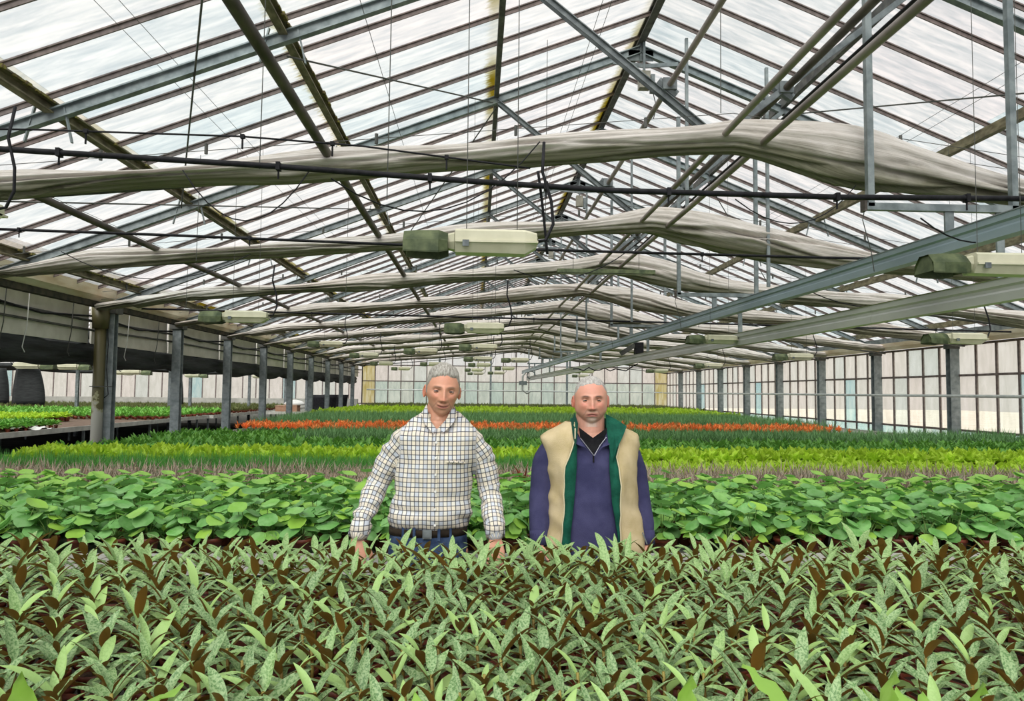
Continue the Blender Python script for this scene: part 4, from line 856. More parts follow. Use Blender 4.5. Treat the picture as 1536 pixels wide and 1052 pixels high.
def lamp(x, y, h, label, flip=False, sc=1.0):
    t = thing('grow_lamp', (x, y, CZ + h), label, 'lamp', 'grow lamps hanging under the roof', rot=(0, 0, math.pi + .1 if flip else U(-.06, .06)))
    for k, m in LMP.items():
        if y > 22 and k in ('latch', 'lip', 'bulb', 'neck'): continue
        o = link(k, m, t)
        if k == 'wire':
            top = (rz(x) if x > XL else CZ + 2.1) - .04 - CZ - h; o.location = (0, 0, .06 * (1 - top / 1.1)); o.scale = (1, 1, top / 1.1)
    return t
for i, (x, y, h) in enumerate([(-.05, 4.05, .815), (-.05, 9.05, .775), (.0, 14.05, .84), (.0, 19.05, .84), (.05, 24.05, .87), (-.15, 29.05, .85), (-.1, 34, .83)]):
    lamp(x, y, h, 'cream grow lamp, ' + ORD[i] + ' from the camera in the middle line over the man in checks')
for i, (x, y, h) in enumerate([(-2.95, 4.05, .93), (-2.7, 8.3, .80), (-1.25, 16.2, .87), (-3.25, 15.9, .98), (-2.9, 19, .90), (-3.1, 24, .88), (-1.5, 24, .88), (-3.0, 29, .87)]):
    lamp(x, y, h, ['cream grow lamp cut off at the left picture edge', 'cream grow lamp alone before the second left post row', 'cream grow lamp left above the grey haired man in checks', 'cream grow lamp hanging beside the left heating pipe', 'small cream grow lamp low at the left gutter', 'tiny grow lamp before the left end of the back wall', 'tiny grow lamp just left of the checked man head', 'tiniest grow lamp at the left end of the back wall'][i])
for i, (x, y, h) in enumerate([(.98, 19.5, .84), (.98, 27, .86), (.8, 32, .82), (3.07, 4.35, .80), (3.4, 10.6, .79), (5.65, 8.5, .68), (5.95, 13.7, .71), (6.0, 19, .73), (6.0, 24.5, .75), (3.9, 27, .78), (4.6, 33, .75), (6.9, 5.4, .42)]):
    lamp(x, y, h, ['cream grow lamp right of the middle line, largest of its three', 'cream grow lamp right of the middle line, second of its three', 'cream grow lamp right of the middle line, smallest and lowest', 'large grow lamp between the two boom rails at the right edge', 'grow lamp partly behind the lower boom rail near the hangers', 'grow lamp against the cream right gutter, large, by the last post', 'grow lamp at the right gutter, second along the glass wall', 'grow lamp at the right gutter, third along the glass wall', 'grow lamp at the right gutter, fourth along the glass wall', 'small grow lamp over the man in the vest', 'tiny grow lamp before the right end of the back wall', 'green stained grow lamp below the lower boom rail at right edge'][i])
for i, (x, y, h) in enumerate([(-8.6, 14.8, .42), (-9.3, 17.5, .48), (-10.4, 22, .45), (-9.0, 20, .42), (-9.5, 25.5, .45), (-8.3, 29, .5)]):
    lamp(x, y, h, ['grow lamp in the left bay, nearest, below the black cloth', 'grow lamp in the left bay just behind the nearest one', 'low grow lamp in the left bay between drain pipe and next post', 'grow lamp in the left bay right beside the second post', 'small grow lamp in the left bay behind the third post', 'smallest grow lamp in the left bay by the fifth post'][i], flip=True)
# ------------------------------------------------------------------ partition under the left gutter
t = thing('partition', (XL - .22, 0, 0), 'beige side curtain panel hanging below the left gutter', 'partition', kind='structure')
ys = [.2 + 3 * i for i in range(14)]
for a, b in zip(ys, ys[1:]):
    MB().box((-.015, a + .05, CZ + .72), (.015, b - .05, CZ + 1.34)).build('panel', M['beige'], t)
for z, r_ in ((1.08, .022), (.93, .018)):
    MB().tube([(.06, y, CZ + z + (.03 if k % 2 else 0)) for k, y in enumerate(ys)], r_, 6).build('wire_duct', M['dark_metal'], t)
MB().tube([(.10, y, CZ + 1.16 - (.1 if k % 2 else 0)) for k, y in enumerate([.2 + 1.5 * i for i in range(26)])], .016, 6).build('cable', M['black_pe'], t)
def long_roll(name, x, y0, y1, h, tall, dep, label, cat):
    rg = []; K = 32; n = 200
    for k in range(n + 1):
        y = y0 + (y1 - y0) * k / n; s = abs(math.sin(math.pi * (y - .2) / 3)) ** .7
        ring = []
        for j in range(K):
            a = 6.2832 * j / K; f = 1 + .35 * (abs(math.sin(2 * a + y * .9)) ** .6 - .6) + .18 * (abs(math.sin(3.5 * a - y * 1.7)) - .6)
            ring.append((math.cos(a) * dep * f, y, math.sin(a) * tall * f * (.8 + .25 * s) - .06 * s))
        rg.append(ring)
    o = MB().rings(rg).build(name, M['curtain'], smooth=True, label=label, cat=cat); o.location = (x, 0, CZ + h); return o
long_roll('rolled_curtain', XL - .3, .2, 38.5, .60, .18, .13, 'long black rolled curtain slung along the left post row', 'curtain')
for k, y in enumerate([9.8, 10.3, 11.4, 13.2, 14.4]):
    MB().tube([(XL - .05, y, CZ + 1.3), (XL - .08, y + .02, CZ + .85), (XL - .12, y, CZ + .55), (XL - .1, y + .03, CZ + .48)], .007, 5).build('cord', M['white_pl'] if k % 2 else M['dark_metal'],
        label=['dark curtain cord nearest the left picture edge', 'white curtain cord beside the dark one at left', 'dark curtain cord just before the drain pipe', 'white curtain cord right behind the drain pipe', 'dark curtain cord near the next grey post'][k], cat='cord')
# ------------------------------------------------------------------ the neighbouring span on the left
XN = XL - 16.2; XNM = XL - 8.1
t = thing('roof_neighbour', (0, 0, 0), 'glazed roof of the neighbouring span behind the left posts', 'roof', kind='structure')
for s, (xa, xb) in enumerate(((XNM, XL - .3), (XNM, XN), (XN - 8.1, XN))):
    za, zb = ZRIDGE - .1, CZ + 1.5
    b = MB(); pn = MB()
    for i in range(57):
        y = 5 + .6 * i
        b.beam((xa, y, za), (xb, y, zb), .036, .05)
        if i < 56: pn.add([(xa, y + .02, za), (xa, y + .58, za), (xb, y + .58, zb), (xb, y + .02, zb)], [(0, 1, 2, 3)])
    b.build('glazing_bar', M['bar'], t, kind='stuff'); pn.build('pane', M['pane_r'], t, kind='stuff')
for i, y in enumerate([11.6 + 3 * k for k in range(9)]):
    rg = []
    for k in range(31):
        x = -27 + (XL - .6 + 27) * k / 30
        rg.append([(x, y + .14 * math.cos(6.283 * j / 10), CZ + 1.12 - .012 * (y - 12) + .06 * math.sin(x * 1.1) + .10 * math.sin(6.283 * j / 10)) for j in range(10)])
    MB().rings(rg).build('black_screen', M['curtain'], smooth=True, label=ORD[i] + ' black rolled screen across the neighbouring left span', cat='shade screen')
wall('wall_back_left', (-28.0, YE, 0), (1, 0, 0), 32, (28.0 + XL) / 32, [0, 1.05, CZ + 1.1], 'white paned back wall of the neighbouring left span', lambda i, j: M['pane_w'] if i % 7 != 5 else M['pane_teal'], gable=lambda x: ZRIDGE - .1 - abs((x - XNM) if x > XN else (x - XN + 8.1)) * .385 + .1)
MB().box((-28, YE - .8, 0), (XL - .1, YE - .55, 1.28)).build('low_wall', M['brick_grey'], label='low grey wall along the far end of the left span', cat='wall', kind='structure')
for i, (x, y, w) in enumerate([(-17.6, 30, .62), (-19.6, 31.5, .30), (-13.4, 34, .18)]):
    rg = []
    for k in range(9):
        z = 1.04 + (2.55 - 1.04) * k / 8; n = 14; ww = w * (1 - .35 * (k / 8) ** 2)
        rg.append([(math.cos(6.283 * j / n) * ww * (1 + .1 * math.sin(j * 3)) - .1 * (k / 8) ** 2, math.sin(6.283 * j / n) * .2, z) for j in range(n)])
    o = MB().rings(rg).build('hanging_curtain', M['curtain'], smooth=True, label=['wide black gathered curtain hanging in the left span', 'narrow black curtain at the far left picture edge', 'slim black curtain in the left span before the white panes'][i], cat='curtain'); o.location = (x, y, 0)
for i, (x, y) in enumerate([(-12.2, 30), (-11.4, 30), (-14.2, 27), (-10.0, 33), (-9.2, 36), (-8.2, 36)]):
    MB().beam((x, y, 0), (x, y, CZ + 1.3), .1, .1, up=(0, 1, 0), prof='I').build('thin_post', M['galv_dark'], label='dark thin post deep in the left span, ' + ORD[i] + ' of six', cat='post', kind='structure')
# ------------------------------------------------------------------ benches
BZ = .82
def bench(x0, x1, y0, y1, label, legs=True, top='bench'):
    t = thing('growing_bench', (x0, y0, 0), label, 'bench'); w, d = x1 - x0, y1 - y0
    MB().box((0, 0, BZ - .03), (w, d, BZ - .004)).build('bench_top', M[top], t)
    for a, b in (((-.03, -.03, 0), (w + .03, 0, 0)), ((-.03, d, 0), (w + .03, d + .03, 0)), ((-.03, 0, 0), (0, d, 0)), ((w, 0, 0), (w + .03, d, 0))):
        MB().box((a[0], a[1], BZ - .07), (b[0], b[1], BZ + .035)).build('rim', M['rim'], t)
    nx = max(2, int(w / 3) + 1); ny = max(2, int(d / 3) + 1)
    for i in range(nx):
        for j in range(ny):
            x = .25 + (w - .5) * i / (nx - 1); y = .25 + (d - .5) * j / (ny - 1)
            MB().box((x - .025, y - .025, 0), (x + .025, y + .025, BZ - .03)).build('leg', M['galv'], t)
    return t
bench(-3.3, 3.6, 1.25, 3.22, 'grey growing bench carrying the speckled plants in front')
bench(-4.6, 5.6, 3.98, 6.93, 'grey growing bench carrying the round leaved plants behind the men')
bench(-5.15, 9.6, 7.0, 12.38, 'growing bench under the yellow lime and grassy rows')
bench(-5.15, 9.6, 12.45, 21.98, 'growing bench under the orange flowering row')
bench(-5.15, 9.6, 22.05, 38.6, 'far growing bench reaching to the back wall')
bench(-17.5, -8.9, 14.0, 24.98, 'grey rimmed bench of the left span with an empty brown corner', top='matting')
bench(-24, -8.75, 25.05, 38.0, 'far bench of the left span by the white wall', top='matting')
bench(-14.0, -9.05, 8.5, 13.9, 'bench at the left picture edge, nearest of the left span')
t = thing('white_cloth', (-8.55, 15.9, BZ + .04), 'crumpled white plastic sheet lying on the left bench rim', 'cloth'); mm = MB(); n = 12
mm.rings([[((k - 6) * .08, (j - 4) * .07 - .3, .05 + .05 * mnoise.noise((k * .7, j * .7, 3)) + .03 * math.sin(k + j)) for j in range(9)] for k in range(13)], closed=False, cap=False)
mm.build('sheet', M['white_pl'], t, smooth=True); t.location = (-9.4, 16.2, BZ)
t = thing('cardboard_box', (-7.6, 30.5, .8), 'brown cardboard box under a white sack behind the left posts', 'box')
MB().box((-.5, -.3, 0), (.35, .3, .28)).build('carton', mat('brown_card', (.33, .17, .1), (.42, .25, .17), .8), t)
MB().box((-.51, -.31, .27), (.36, .31, .29)).build('flap', mat('card_edge', (.42, .25, .17), (.5, .33, .22), .8), t)
mm = MB(); mm.rings([[(.15 + .42 * s_ * math.cos(6.283 * j / 14) * (1 + .1 * math.sin(3 * j)), .26 * s_ * math.sin(6.283 * j / 14), z) for j in range(14)] for s_, z in ((.9, 0), (1, .06), (.8, .14), (.45, .2), (.12, .23))])
o = mm.build('white_sack', M['white_pl'], smooth=True, label='white sack slumped on the brown cardboard box', cat='sack'); o.location = (-7.55, 30.5, 1.095)
bench(-8.5, -6.9, 29.9, 31.1, 'small stand behind the left posts holding the cardboard box')
mm = MB(); mm.rings([[(.62 * s_ * math.cos(6.283 * j / 16), .3 * s_ * math.sin(6.283 * j / 16), z) for j in range(16)] for s_, z in ((.8, 0), (.85, .9), (.95, 1.35), (1, 1.5), (.93, 1.5), (.9, 1.3))])
for i, x in enumerate((-6.95, -7.0)):
    y = 36.8 - i * 2.6; o = link('black_tub', mm.mesh('black_tub', M['black_pe'], True) if i == 0 else tub, None, (x, y, 0), label=['black tub before the end of the left span', 'black tub standing nearer beside the left posts'][i], cat='tub'); tub = o.data
# ------------------------------------------------------------------ plants
def strap(mb, L, w, el, bend, az=0, o=(0, 0, 0), n=6, fold=.18, shape=0, twist=0, wav=0, cup=0):
    """one leaf blade growing from o: elevation el, bending over by bend radians along its length"""
    p = Vector(o); ca, sa = math.cos(az), math.sin(az); vs = []; fs = []; a = el
    side0 = Vector((-sa, ca, 0))
    for i in range(n + 1):
        t = i / n
        if shape == 0: ww = w * (math.sin(math.pi * min(1, .06 + .94 * t) ** .85) ** .8 if 0 < t < 1 else .07)       # lance
        elif shape == 1: ww = w * (1 - t) ** .7 + .0008                                     # spike
        else: ww = w * (.18 if t < .3 else math.sin(math.pi * ((t - .3) / .7 * .92 + .08)) ** .6)      # stalk then oval
        d = Vector((ca * math.cos(a), sa * math.cos(a), math.sin(a))); up = side0.cross(d) * -1
        tw = twist * t; s = side0 * math.cos(tw) + up * math.sin(tw)
        wv = wav * math.sin(i * 2.1) if 0 < i < n else 0
        lift = up * (-fold * ww * .5)
        vs += [p - s * ww * .5 - lift * 1 + up * wv, p + lift, p + s * ww * .5 - lift - up * wv]
        p = p + d * (L / n); a -= bend / n * (.5 + t)
    for i in range(n):
        b = i * 3; fs += [(b + 3, b + 4, b + 1, b), (b + 4, b + 5, b + 2, b + 1)]
    return mb.add(vs, fs)
POT = MB().lathe([(.0, 0), (.034, 0), (.044, .066), (.0495, .066), (.0505, .084), (.0465, .084), (.045, .068)], 14).mesh('pot', M['pot'], True)
SOIL = MB().lathe([(.0455, 0), (.03, .004), (.0, .003)], 10).mesh('soil', M['soil'])
LEAF = []
for i in range(16):
    LEAF.append(strap(MB(), U(.095, .15), U(.023, .034), 0, U(.5, 1.5), twist=U(-.5, .5), fold=U(.1, .35)).mesh('leaf', M['speck'], True))
STEM = MB().tube([(0, 0, 0), (.004, .002, .05), (0, 0, .11)], [.006, .005, .004], 6).mesh('stem', M['speck_stem'], True)
def zone(x, y):
    u = HX + F * x / y
    return 'left of the man in checks' if u < 540 else 'near the man in checks' if u < 770 else 'near the man in the vest' if u < 990 else 'right of the man in the vest'
def inview(x, y, z=1.0, mg=30):
    d = cx * x + cy * y + cz * (z - CZ)
    return d.z < 0 and abs(d.x / -d.z * F) < 768 + mg
def hexgrid(x0, x1, y0, y1, s, j=.12, keep=None):
    r = []; k = 0; y = y0
    while y <= y1 + 1e-6:
        x = x0 + (s / 2 if k % 2 else 0)
        while x <= x1:
            if keep is None or keep(x, y): r.append((x + U(-j, j) * s, y + U(-j, j) * s))
            x += s
        y += s * .88; k += 1
    return r
pts = hexgrid(-3.2, 3.5, 1.5, 3.18, .115); random.shuffle(pts)
vis = sorted([p for p in pts if inview(*p)], key=lambda p: p[1]); chosen = vis[:300]; rest = vis[300:] + [p for p in pts if not inview(*p)]
print('SPECK', len(vis), len(rest))
def leaf_set():
    out = []; n = random.choice((9, 10, 11, 12)); a0 = U(0, 6.28)
    for k in range(n):
        q = k / n; el = U(.15, .6) + .7 * q; az = a0 + k * 2.4 + U(-.3, .3)
        out.append((random.choice(LEAF), az, el, .02 + .085 * q, U(.75, 1.15) * (1 - .15 * q)))
    return out
def leafmatx(az, el, z, s): return (Matrix.Translation((0, 0, z)) @ Matrix.Rotation(az, 4, 'Z') @ Matrix.Rotation(-el, 4, 'Y') @ Matrix.Diagonal((s, s, s, 1)))
for i, (x, y) in enumerate(chosen):
    t = thing('speckled_plant', (x, y, BZ), 'speckled plant, ' + (ORD + ['sixteenth', 'seventeenth', 'eighteenth'])[max(0, round((y - 1.5) / (.115 * .88)))] + ' row of the front bench, ' + zone(x, y).replace('or behind ', ''), 'potted plant', 'speckled leaved pot plants on the front bench')
    link('pot', POT, t); link('soil', SOIL, t, (0, 0, .07)); link('stem', STEM, t, (0, 0, .07))
    s0 = U(.88, 1.14); z0 = .045 * max(0, min(1, (y - 1.9) / 1.0))
    for me, az, el, z, s in leaf_set():
        o = link('leaf', me, t); o.location = (0, 0, .075 + z0 + z * s0); o.rotation_euler = (0, -el, az); o.scale = (s * s0,) * 3
def merged(name, items, mats, label, cat, group=None):
    """many copies of small meshes joined into one mesh; items: (mesh, 4x4 matrix)"""
    cache = {}; V = []; L = []; S = []; MI = []; off = 0
    for me, mx in items:
        if me.name not in cache:
            co = np.empty(len(me.vertices) * 3, 'f'); me.vertices.foreach_get('co', co); li = np.empty(len(me.loops), 'i'); me.loops.foreach_get('vertex_index', li)
            ls = np.empty(len(me.polygons), 'i'); me.polygons.foreach_get('loop_total', ls); mi = np.empty(len(me.polygons), 'i'); me.polygons.foreach_get('material_index', mi)
            cache[me.name] = (co.reshape(-1, 3), li, ls, mi + (mats.index(me.materials[0].name) if me.materials[0].name in mats else 0) if len(me.materials) == 1 else mi)
        co, li, ls, mi = cache[me.name]; m = np.array(mx)
        V.append(co @ m[:3, :3].T + m[:3, 3]); L.append(li + off); S.append(ls); MI.append(mi); off += len(co)
    V = np.concatenate(V); L = np.concatenate(L); S = np.concatenate(S); MI = np.concatenate(MI)
    me = bpy.data.meshes.new(name); me.vertices.add(len(V)); me.vertices.foreach_set('co', V.ravel()); me.loops.add(len(L)); me.loops.foreach_set('vertex_index', L)
    me.polygons.add(len(S)); me.polygons.foreach_set('loop_start', np.concatenate([[0], np.cumsum(S)[:-1]]).astype('i'));
    for m in mats: me.materials.append(bpy.data.materials[m])
    me.polygons.foreach_set('material_index', MI.astype('i')); me.update(calc_edges=True); me.validate()
    print(name, len(S)); return link(name, me, None, label=label, cat=cat, kind='stuff')
it = []
for x, y in rest:
    T = Matrix.Translation((x, y, BZ)); it.append((POT, T)); it.append((SOIL, T @ Matrix.Translation((0, 0, .07))))
    s0 = U(.88, 1.14)
    for me, az, el, z, s in leaf_set(): it.append((me, T @ Matrix.Translation((0, 0, .12)) @ leafmatx(az, el, z * s0, s * s0)))
SPW = leafmat('speckled_leaf_mass', (.11, .23, .075), (.33, .47, .23), (.19, .095, .018), 170, .40, .56, .22, .42, .2, world=True)
merged('speckled_plant_mass', it, [M['pot'].name, M['soil'].name, M['speck'].name], 'remaining speckled plants at the back and ends of the front bench', 'potted plants')
# round leaved plants
PLF = []
for i in range(10):
    R0 = U(.040, .060); bowl = U(-.006, .014); H = .02 + .018 * i - U(0, .01); lean = .075 - .006 * i + U(-.015, .02); tl = U(.08, .5) + .04 * (9 - i)
    m = MB(); c = Vector((lean, 0, H)); m.tube([(0, 0, 0), (lean * .3, 0, H * .55), tuple(c)], .0022, 4); m.mi = 1
    n = 12; vs = [c]; RM = Matrix.Rotation(tl, 3, 'Y')
    for r_, z in ((.5, 0), (1, 1)):
        for k in range(n):
            a = 6.2832 * k / n; rr = R0 * r_ * (1 + .14 * math.cos(a)) * (1 if k else (.82 if r_ == 1 else 1))
            vs.append(c + RM @ Vector((rr * math.cos(a), rr * math.sin(a) * .92, z * bowl + .003 * math.sin(3 * a + i) * r_)))
    fs = [(0, 1 + k, 1 + (k + 1) % n) for k in range(n)] + [(1 + k, 1 + n + k, 1 + n + (k + 1) % n, 1 + (k + 1) % n) for k in range(n)]
    m.add(vs, fs); PLF.append(m.mesh('leaf', [M['pilea_stem'], M['pilea']], True))
pts = hexgrid(-4.4, 5.4, 4.09, 5.75, .165, .14); vis = sorted([p for p in pts if inview(*p)], key=lambda p: p[1]); print('PILEA', len(vis), len(pts))
def pl_set():
    n = random.choice((12, 13, 14)); a0 = U(0, 6.28)
    return [(PLF[(k * 7 + random.choice((0, 1, 2))) % 10], a0 + k * 2.4 + U(-.4, .4), U(.75, 1.12)) for k in range(n)]
PP = Matrix.Diagonal((1.15, 1.15, 1.1, 1))
for x, y in vis[:300]:
    t = thing('round_leaved_plant', (x, y, BZ), 'round leaved glossy plant, ' + ORD[max(0, round((y - 4.09) / (.165 * .88)))] + ' row behind, ' + zone(x, y).replace('in front of or ', ''), 'potted plant', 'round leaved pot plants behind the men')
    link('pot', POT, t, scale=1.12); link('soil', SOIL, t, (0, 0, .08), scale=1.1)
    for me, az, s in pl_set():
        link('leaf', me, t, (0, 0, .08), (U(-.15, .15), U(-.1, .25), az), s)
it = []
for x, y in vis[300:] + [p for p in pts if not inview(*p)]:
    T = Matrix.Translation((x, y, BZ)); it.append((POT, T))
    for me, az, s in pl_set(): it.append((me, T @ Matrix.Translation((0, 0, .08)) @ Matrix.Rotation(az, 4, 'Z') @ Matrix.Scale(s, 4)))
def merged2(name, items, label, cat):
    """as merged(), for meshes that carry two materials each (stem or pot first)"""
    mats = []
    for me, _ in items:
        for m in me.materials:
            if m.name not in mats: mats.append(m.name)
    fixed = {}; out = []
    for me, mx in items:
        if me.name not in fixed:
            c = me.copy(); idx = [mats.index(m.name) for m in me.materials]
            mi = np.empty(len(me.polygons), 'i'); me.polygons.foreach_get('material_index', mi); c.polygons.foreach_set('material_index', np.array(idx)[mi].astype('i'))
            while len(c.materials) < 2: c.materials.append(c.materials[0])
            fixed[me.name] = c
        out.append((fixed[me.name], mx))
    return merged(name, out, mats, label, cat)
merged2('round_leaved_mass', it, 'remaining round leaved plants at the ends of their bench', 'potted plants')
# small kinds
def pot_into(m, s=.8): m.lathe([(.0, 0), (.034 * s, 0), (.0495 * s, .066 * s), (.0505 * s, .08 * s), (.0, .07 * s)], 8); m.mi = 1
def v_air():
    m = MB(); pot_into(m)
    for k in range(13): strap(m, U(.10, .17), .011, U(.3, 1.35), U(-.1, .7), k * 2.4, (0, 0, .06), 3, .2, 1)
    return m.mesh('air_plant', [M['pot'], M['air']])
def v_grass():
    m = MB(); pot_into(m)
    for k in range(34): strap(m, U(.11, .2), .006, U(.95, 1.5), U(-.1, .5), U(0, 6.3), (U(-.03, .03), U(-.03, .03), .06), 2, .1, 1)
    return m.mesh('grass_pot', [M['pot'], M['grass']])
def v_let(n=22, q=3):
    m = MB(); pot_into(m)
    for k in range(n): strap(m, U(.06, .10), U(.03, .045) * (22 / n) ** .4, U(.1, 1.4), U(.2, 1), U(0, 6.3), (U(-.02, .02), U(-.02, .02), .08), q, .3, 0, wav=.006)
    return m.mesh('lime_plant', [M['pot'], M['lettuce']])
def v_leafy(n=20, q=4):
    m = MB(); pot_into(m)
    for k in range(n): strap(m, U(.09, .19), U(.035, .055) * (20 / n) ** .4, U(.3, 1.4), U(.6, 1.6), U(0, 6.3), (0, 0, .07), q, .3, 2 if q > 2 else 0)
    return m.mesh('leafy_plant', [M['pot'], M['leafy']])
def v_aloe(mt='aloe', nm='spiky_plant'):
    m = MB(); pot_into(m)
    for k in range(15): strap(m, U(.16, .29), U(.014, .02), U(.7, 1.5), U(-.1, .6), U(0, 6.3), (0, 0, .06), 3, .3, 1)
    return m.mesh(nm, [M['pot'], M[mt]])
def v_orange():
    m = MB(); pot_into(m)
    for k in range(13): strap(m, U(.14, .2), .02, U(.4, 1.2), U(.2, .9), U(0, 6.3), (0, 0, .06), 3, .3, 1)
    m.mi = 2
    for k in range(12): strap(m, U(.06, .12), .024, U(.5, 1.5), U(0, .5), k * 2.4, (0, 0, .17 + .004 * k), 3, .3, 0)
    return m.mesh('orange_bromeliad', [M['pot'], M['aloe'], M['orange']])
def v_olive():
    m = MB(); pot_into(m)
    for k in range(16): strap(m, U(.1, .22), U(.03, .045), U(.5, 1.5), U(0, .8), U(0, 6.3), (0, 0, .05), 2, .3, 0)
    return m.mesh('olive_plant', [M['pot'], M['olive']])
def kind(nm, gen, areas, s, label, group, cat, sc=(.85, 1.15), single=300, massname='', masslabel='', nv=4, mg=None):
    va = [gen() for _ in range(nv)]; vb = va if mg is None else [mg() for _ in range(nv)]; P_ = []
    for (x0, x1, y0, y1) in areas: P_ += hexgrid(x0, x1, y0, y1, s, .2)
    vis = sorted([p for p in P_ if inview(*p, mg=60)], key=lambda p: p[1]); print(nm, len(vis))
    for x, y in vis[:single]:
        link(nm, random.choice(va), None, (x, y, BZ), (0, 0, U(0, 6.3)), U(*sc), label + ', ' + zone(x, y).replace('in front of or ', ''), cat, group)
    it = [(random.choice(vb), Matrix.Translation((x, y, BZ)) @ Matrix.Rotation(U(0, 6.3), 4, 'Z') @ Matrix.Scale(U(*sc), 4)) for x, y in vis[single:]]
    if it: merged2(massname, it, masslabel, 'plants')
kind('air_plant', v_air, [(-4.6, 5.6, 5.9, 6.85)], .105, 'thin pinkish grey bladed plant in the low strip', 'pots of pinkish grey blades', 'potted plant', (1.15, 1.45), massname='air_plant_mass', masslabel='rear rows of thin pinkish grey blades behind the round leaved plants')
kind('grass_pot', v_grass, [(-5.0, 1.6, 7.1, 7.95)], .105, 'pot of fine green blades in the grassy strip', 'pots in the grassy strip', 'potted plant', massname='grass_mass', masslabel='rear rows of the fine green grassy strip')
kind('lime_plant', v_let, [(1.7, 9.4, 7.1, 8.2)], .12, 'low yellow lime plant in the bright right strip', 'yellow lime plants on the right', 'potted plant', (.9, 1.2), single=150, massname='lime_mass', masslabel='rear rows of the bright yellow lime strip on the right', mg=lambda: v_let(9, 2))
kind('lime_plant', v_let, [(-5.0, 9.4, 8.28, 8.95)], .125, 'yellow lime plant in the narrow rear strip', 'yellow lime plants in the narrow cross strip', 'potted plant', (1.3, 1.7), single=150, massname='lime_mass', masslabel='rear rows of the narrow yellow lime cross strip', mg=lambda: v_let(9, 2))
kind('leafy_plant', v_leafy, [(-5.05, 9.4, 9.1, 11.3), (-5.05, -2.9, 11.4, 13.3)], .15, 'bushy fresh green plant in the leafy band', 'bushy green plants in the leafy band', 'potted plant', (.8, 1.15), massname='leafy_mass', masslabel='deeper rows of the broad fresh green leafy band', mg=lambda: v_leafy(10, 2))
kind('spiky_plant', v_aloe, [(-2.8, 9.4, 11.5, 13.2)], .15, 'spiky grey green plant before the orange row', 'spiky plants before the orange row', 'potted plant', (.85, 1.1), single=150, massname='spiky_mass', masslabel='deeper rows of spiky plants before the orange row')
kind('orange_bromeliad', v_orange, [(-4.3, 7.0, 13.5, 15.2)], .2, 'bromeliad with orange bracts in the flowering row', 'orange bromeliads in the flowering row', 'potted plant', (.9, 1.15), massname='orange_mass', masslabel='deeper orange bromeliads of the flowering row')
kind('spiky_plant', v_aloe, [(-4.6, 7.6, 15.5, 21.8)], .19, 'dark spiky plant beyond the orange row', 'spiky plants behind the orange row', 'potted plant', (1, 1.3), single=150, massname='spiky_mass', masslabel='deep band of dark spiky plants behind the orange row')
kind('lime_plant', v_let, [(-4.8, 8.0, 22.2, 29.8)], .25, 'lime plant of the far bright strip', 'far lime plants', 'potted plant', (1.9, 2.4), single=0, massname='far_lime_mass', masslabel='far bright lime strip below the back wall', mg=lambda: v_let(9, 2))
kind('olive_plant', v_olive, [(-5.0, 9.4, 30, 38.3)], .26, '', '', '', (1.1, 1.5), single=0, massname='olive_mass', masslabel='olive brown plants in the last rows by the back wall')
# the left span
kind('left_leafy_plant', v_leafy, [(-12.5, -9.2, 14.2, 17.0), (-13.5, -9.3, 8.7, 13.7)], .17, 'dark bushy plant on the left span bench', 'bushy pot plants on the left span bench', 'potted plant', (.9, 1.2), massname='left_leafy_mass', masslabel='more bushy plants on the left span bench', mg=lambda: v_leafy(10, 2))  # same leafy kind as the green band of the main house
kind('left_lime_plant', v_let, [(-15.5, -10.9, 17.3, 20.5)], .15, 'yellow lime plant on the left span bench', 'lime plants on the left span bench', 'potted plant', (1.3, 1.7), massname='left_lime_mass', masslabel='deeper lime plants on the left span bench', mg=lambda: v_let(9, 2))  # same lime kind as the bright strips of the main house
kind('leafy_plant', v_leafy, [(-23, -9.0, 21.8, 27.5)], .24, '', '', '', (1, 1.4), single=0, massname='left_far_leafy_mass', masslabel='broad field of mid green plants across the left span', mg=lambda: v_leafy(10, 2))
kind('olive_plant', v_olive, [(-23.5, -9.0, 27.8, 37.5)], .3, '', '', '', (1, 1.3), single=0, massname='left_olive_mass', masslabel='darker olive plants before the low grey wall of the left span')
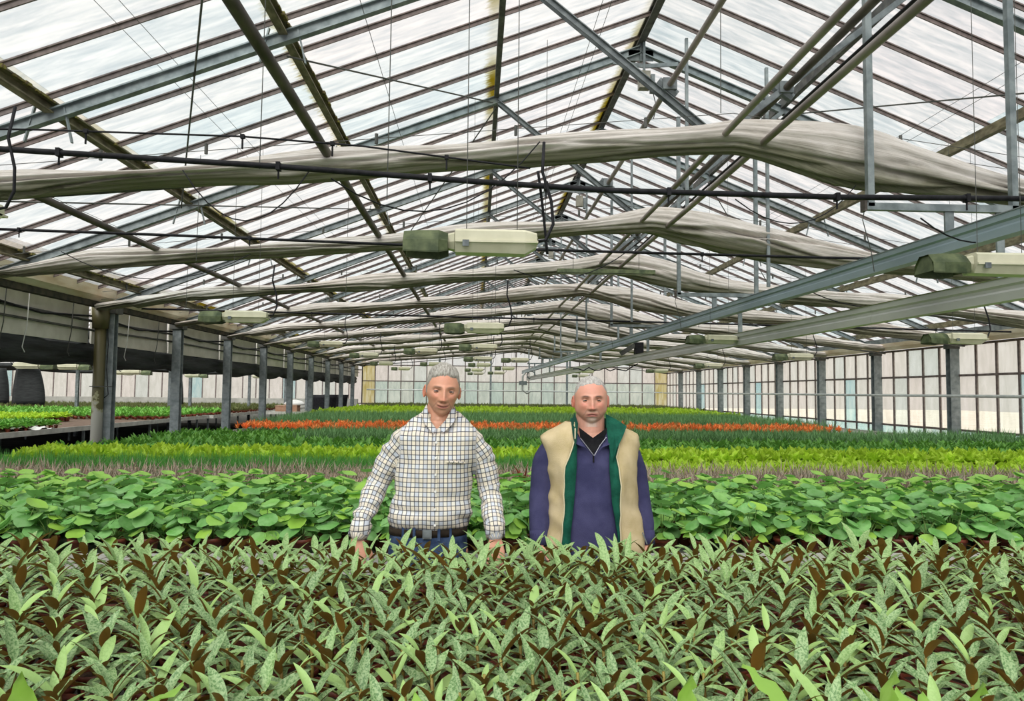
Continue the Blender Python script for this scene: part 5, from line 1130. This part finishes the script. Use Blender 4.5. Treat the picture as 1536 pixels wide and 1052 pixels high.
# wavy lime leaves at the very front
def wavy(x, y, top, n, label):
    t = thing('wavy_fern', (x, y, BZ), label, 'potted plant'); link('pot', POT, t); link('soil', SOIL, t, (0, 0, .07))
    for k in range(n):
        L = (top - BZ - .07) * U(.95, 1.1) / .93; m = MB(); az = U(0, 6.3) if k else -1.2; el = U(.7, 1.1) if k else 1.45
        N = 16; p = Vector((0, 0, .07)); a = el; vs = []; ca, sa = math.cos(az), math.sin(az); s = Vector((-sa, ca, 0))
        for i in range(N + 1):
            q = i / N; w = (.003 + .028 * math.sin(math.pi * min(1, q * .9 + .05)) ** .7) * (1 + .22 * math.sin(i * 2.6)) * (1 if i < N - 1 else .6 if i < N else .08); d = Vector((ca * math.cos(a), sa * math.cos(a), math.sin(a))); up = d.cross(s)
            wv = .008 * math.sin(i * 2.3 + k)
            vs += [p - s * w + up * wv, p - s * w * .5 + up * .002, p, p + s * w * .5 + up * .002, p + s * w - up * .008 * math.sin(i * 2.6 + k)]; p = p + d * (L / N); a -= U(.02, .07) if k else .015
        m.add(vs, [(i * 5 + j, i * 5 + j + 1, i * 5 + 5 + j + 1, i * 5 + 5 + j) for i in range(N) for j in range(4)]); m.build('leaf', M['lime'], t, smooth=True)
for x, tp, n, lb in ((-.80, 1.165, 4, 'bright lime wavy leaf standing up in the front left corner'), (-.22, 1.10, 5, 'bright lime wavy leaves at the bottom edge under the man in checks, left one'), (-.05, 1.13, 5, 'bright lime wavy leaves at the bottom edge, right beside the left clump'),
                     (.10, 1.11, 4, 'small lime wavy leaves at the bottom edge under the gap between the men'), (.36, 1.15, 4, 'lime wavy leaf pointing up at the bottom edge under the man in the vest'), (.73, 1.16, 5, 'long lime wavy leaves at the bottom edge right of the vest man'), (.90, 1.12, 4, 'lime wavy leaf lying low toward the front right corner')):
    wavy(x, 1.40, tp + .045, n, lb)
t = thing('dark_red_plant', (.37, 6.0, BZ), 'dark red leaved plant standing up between the two men', 'potted plant'); link('pot', POT, t)
for k in range(14): strap(MB(), U(.18, .28), .045, U(.7, 1.5), U(.2, 1), k * 2.4, (0, 0, .06), 4, .3, 0).build('leaf', M['redleaf'], t)
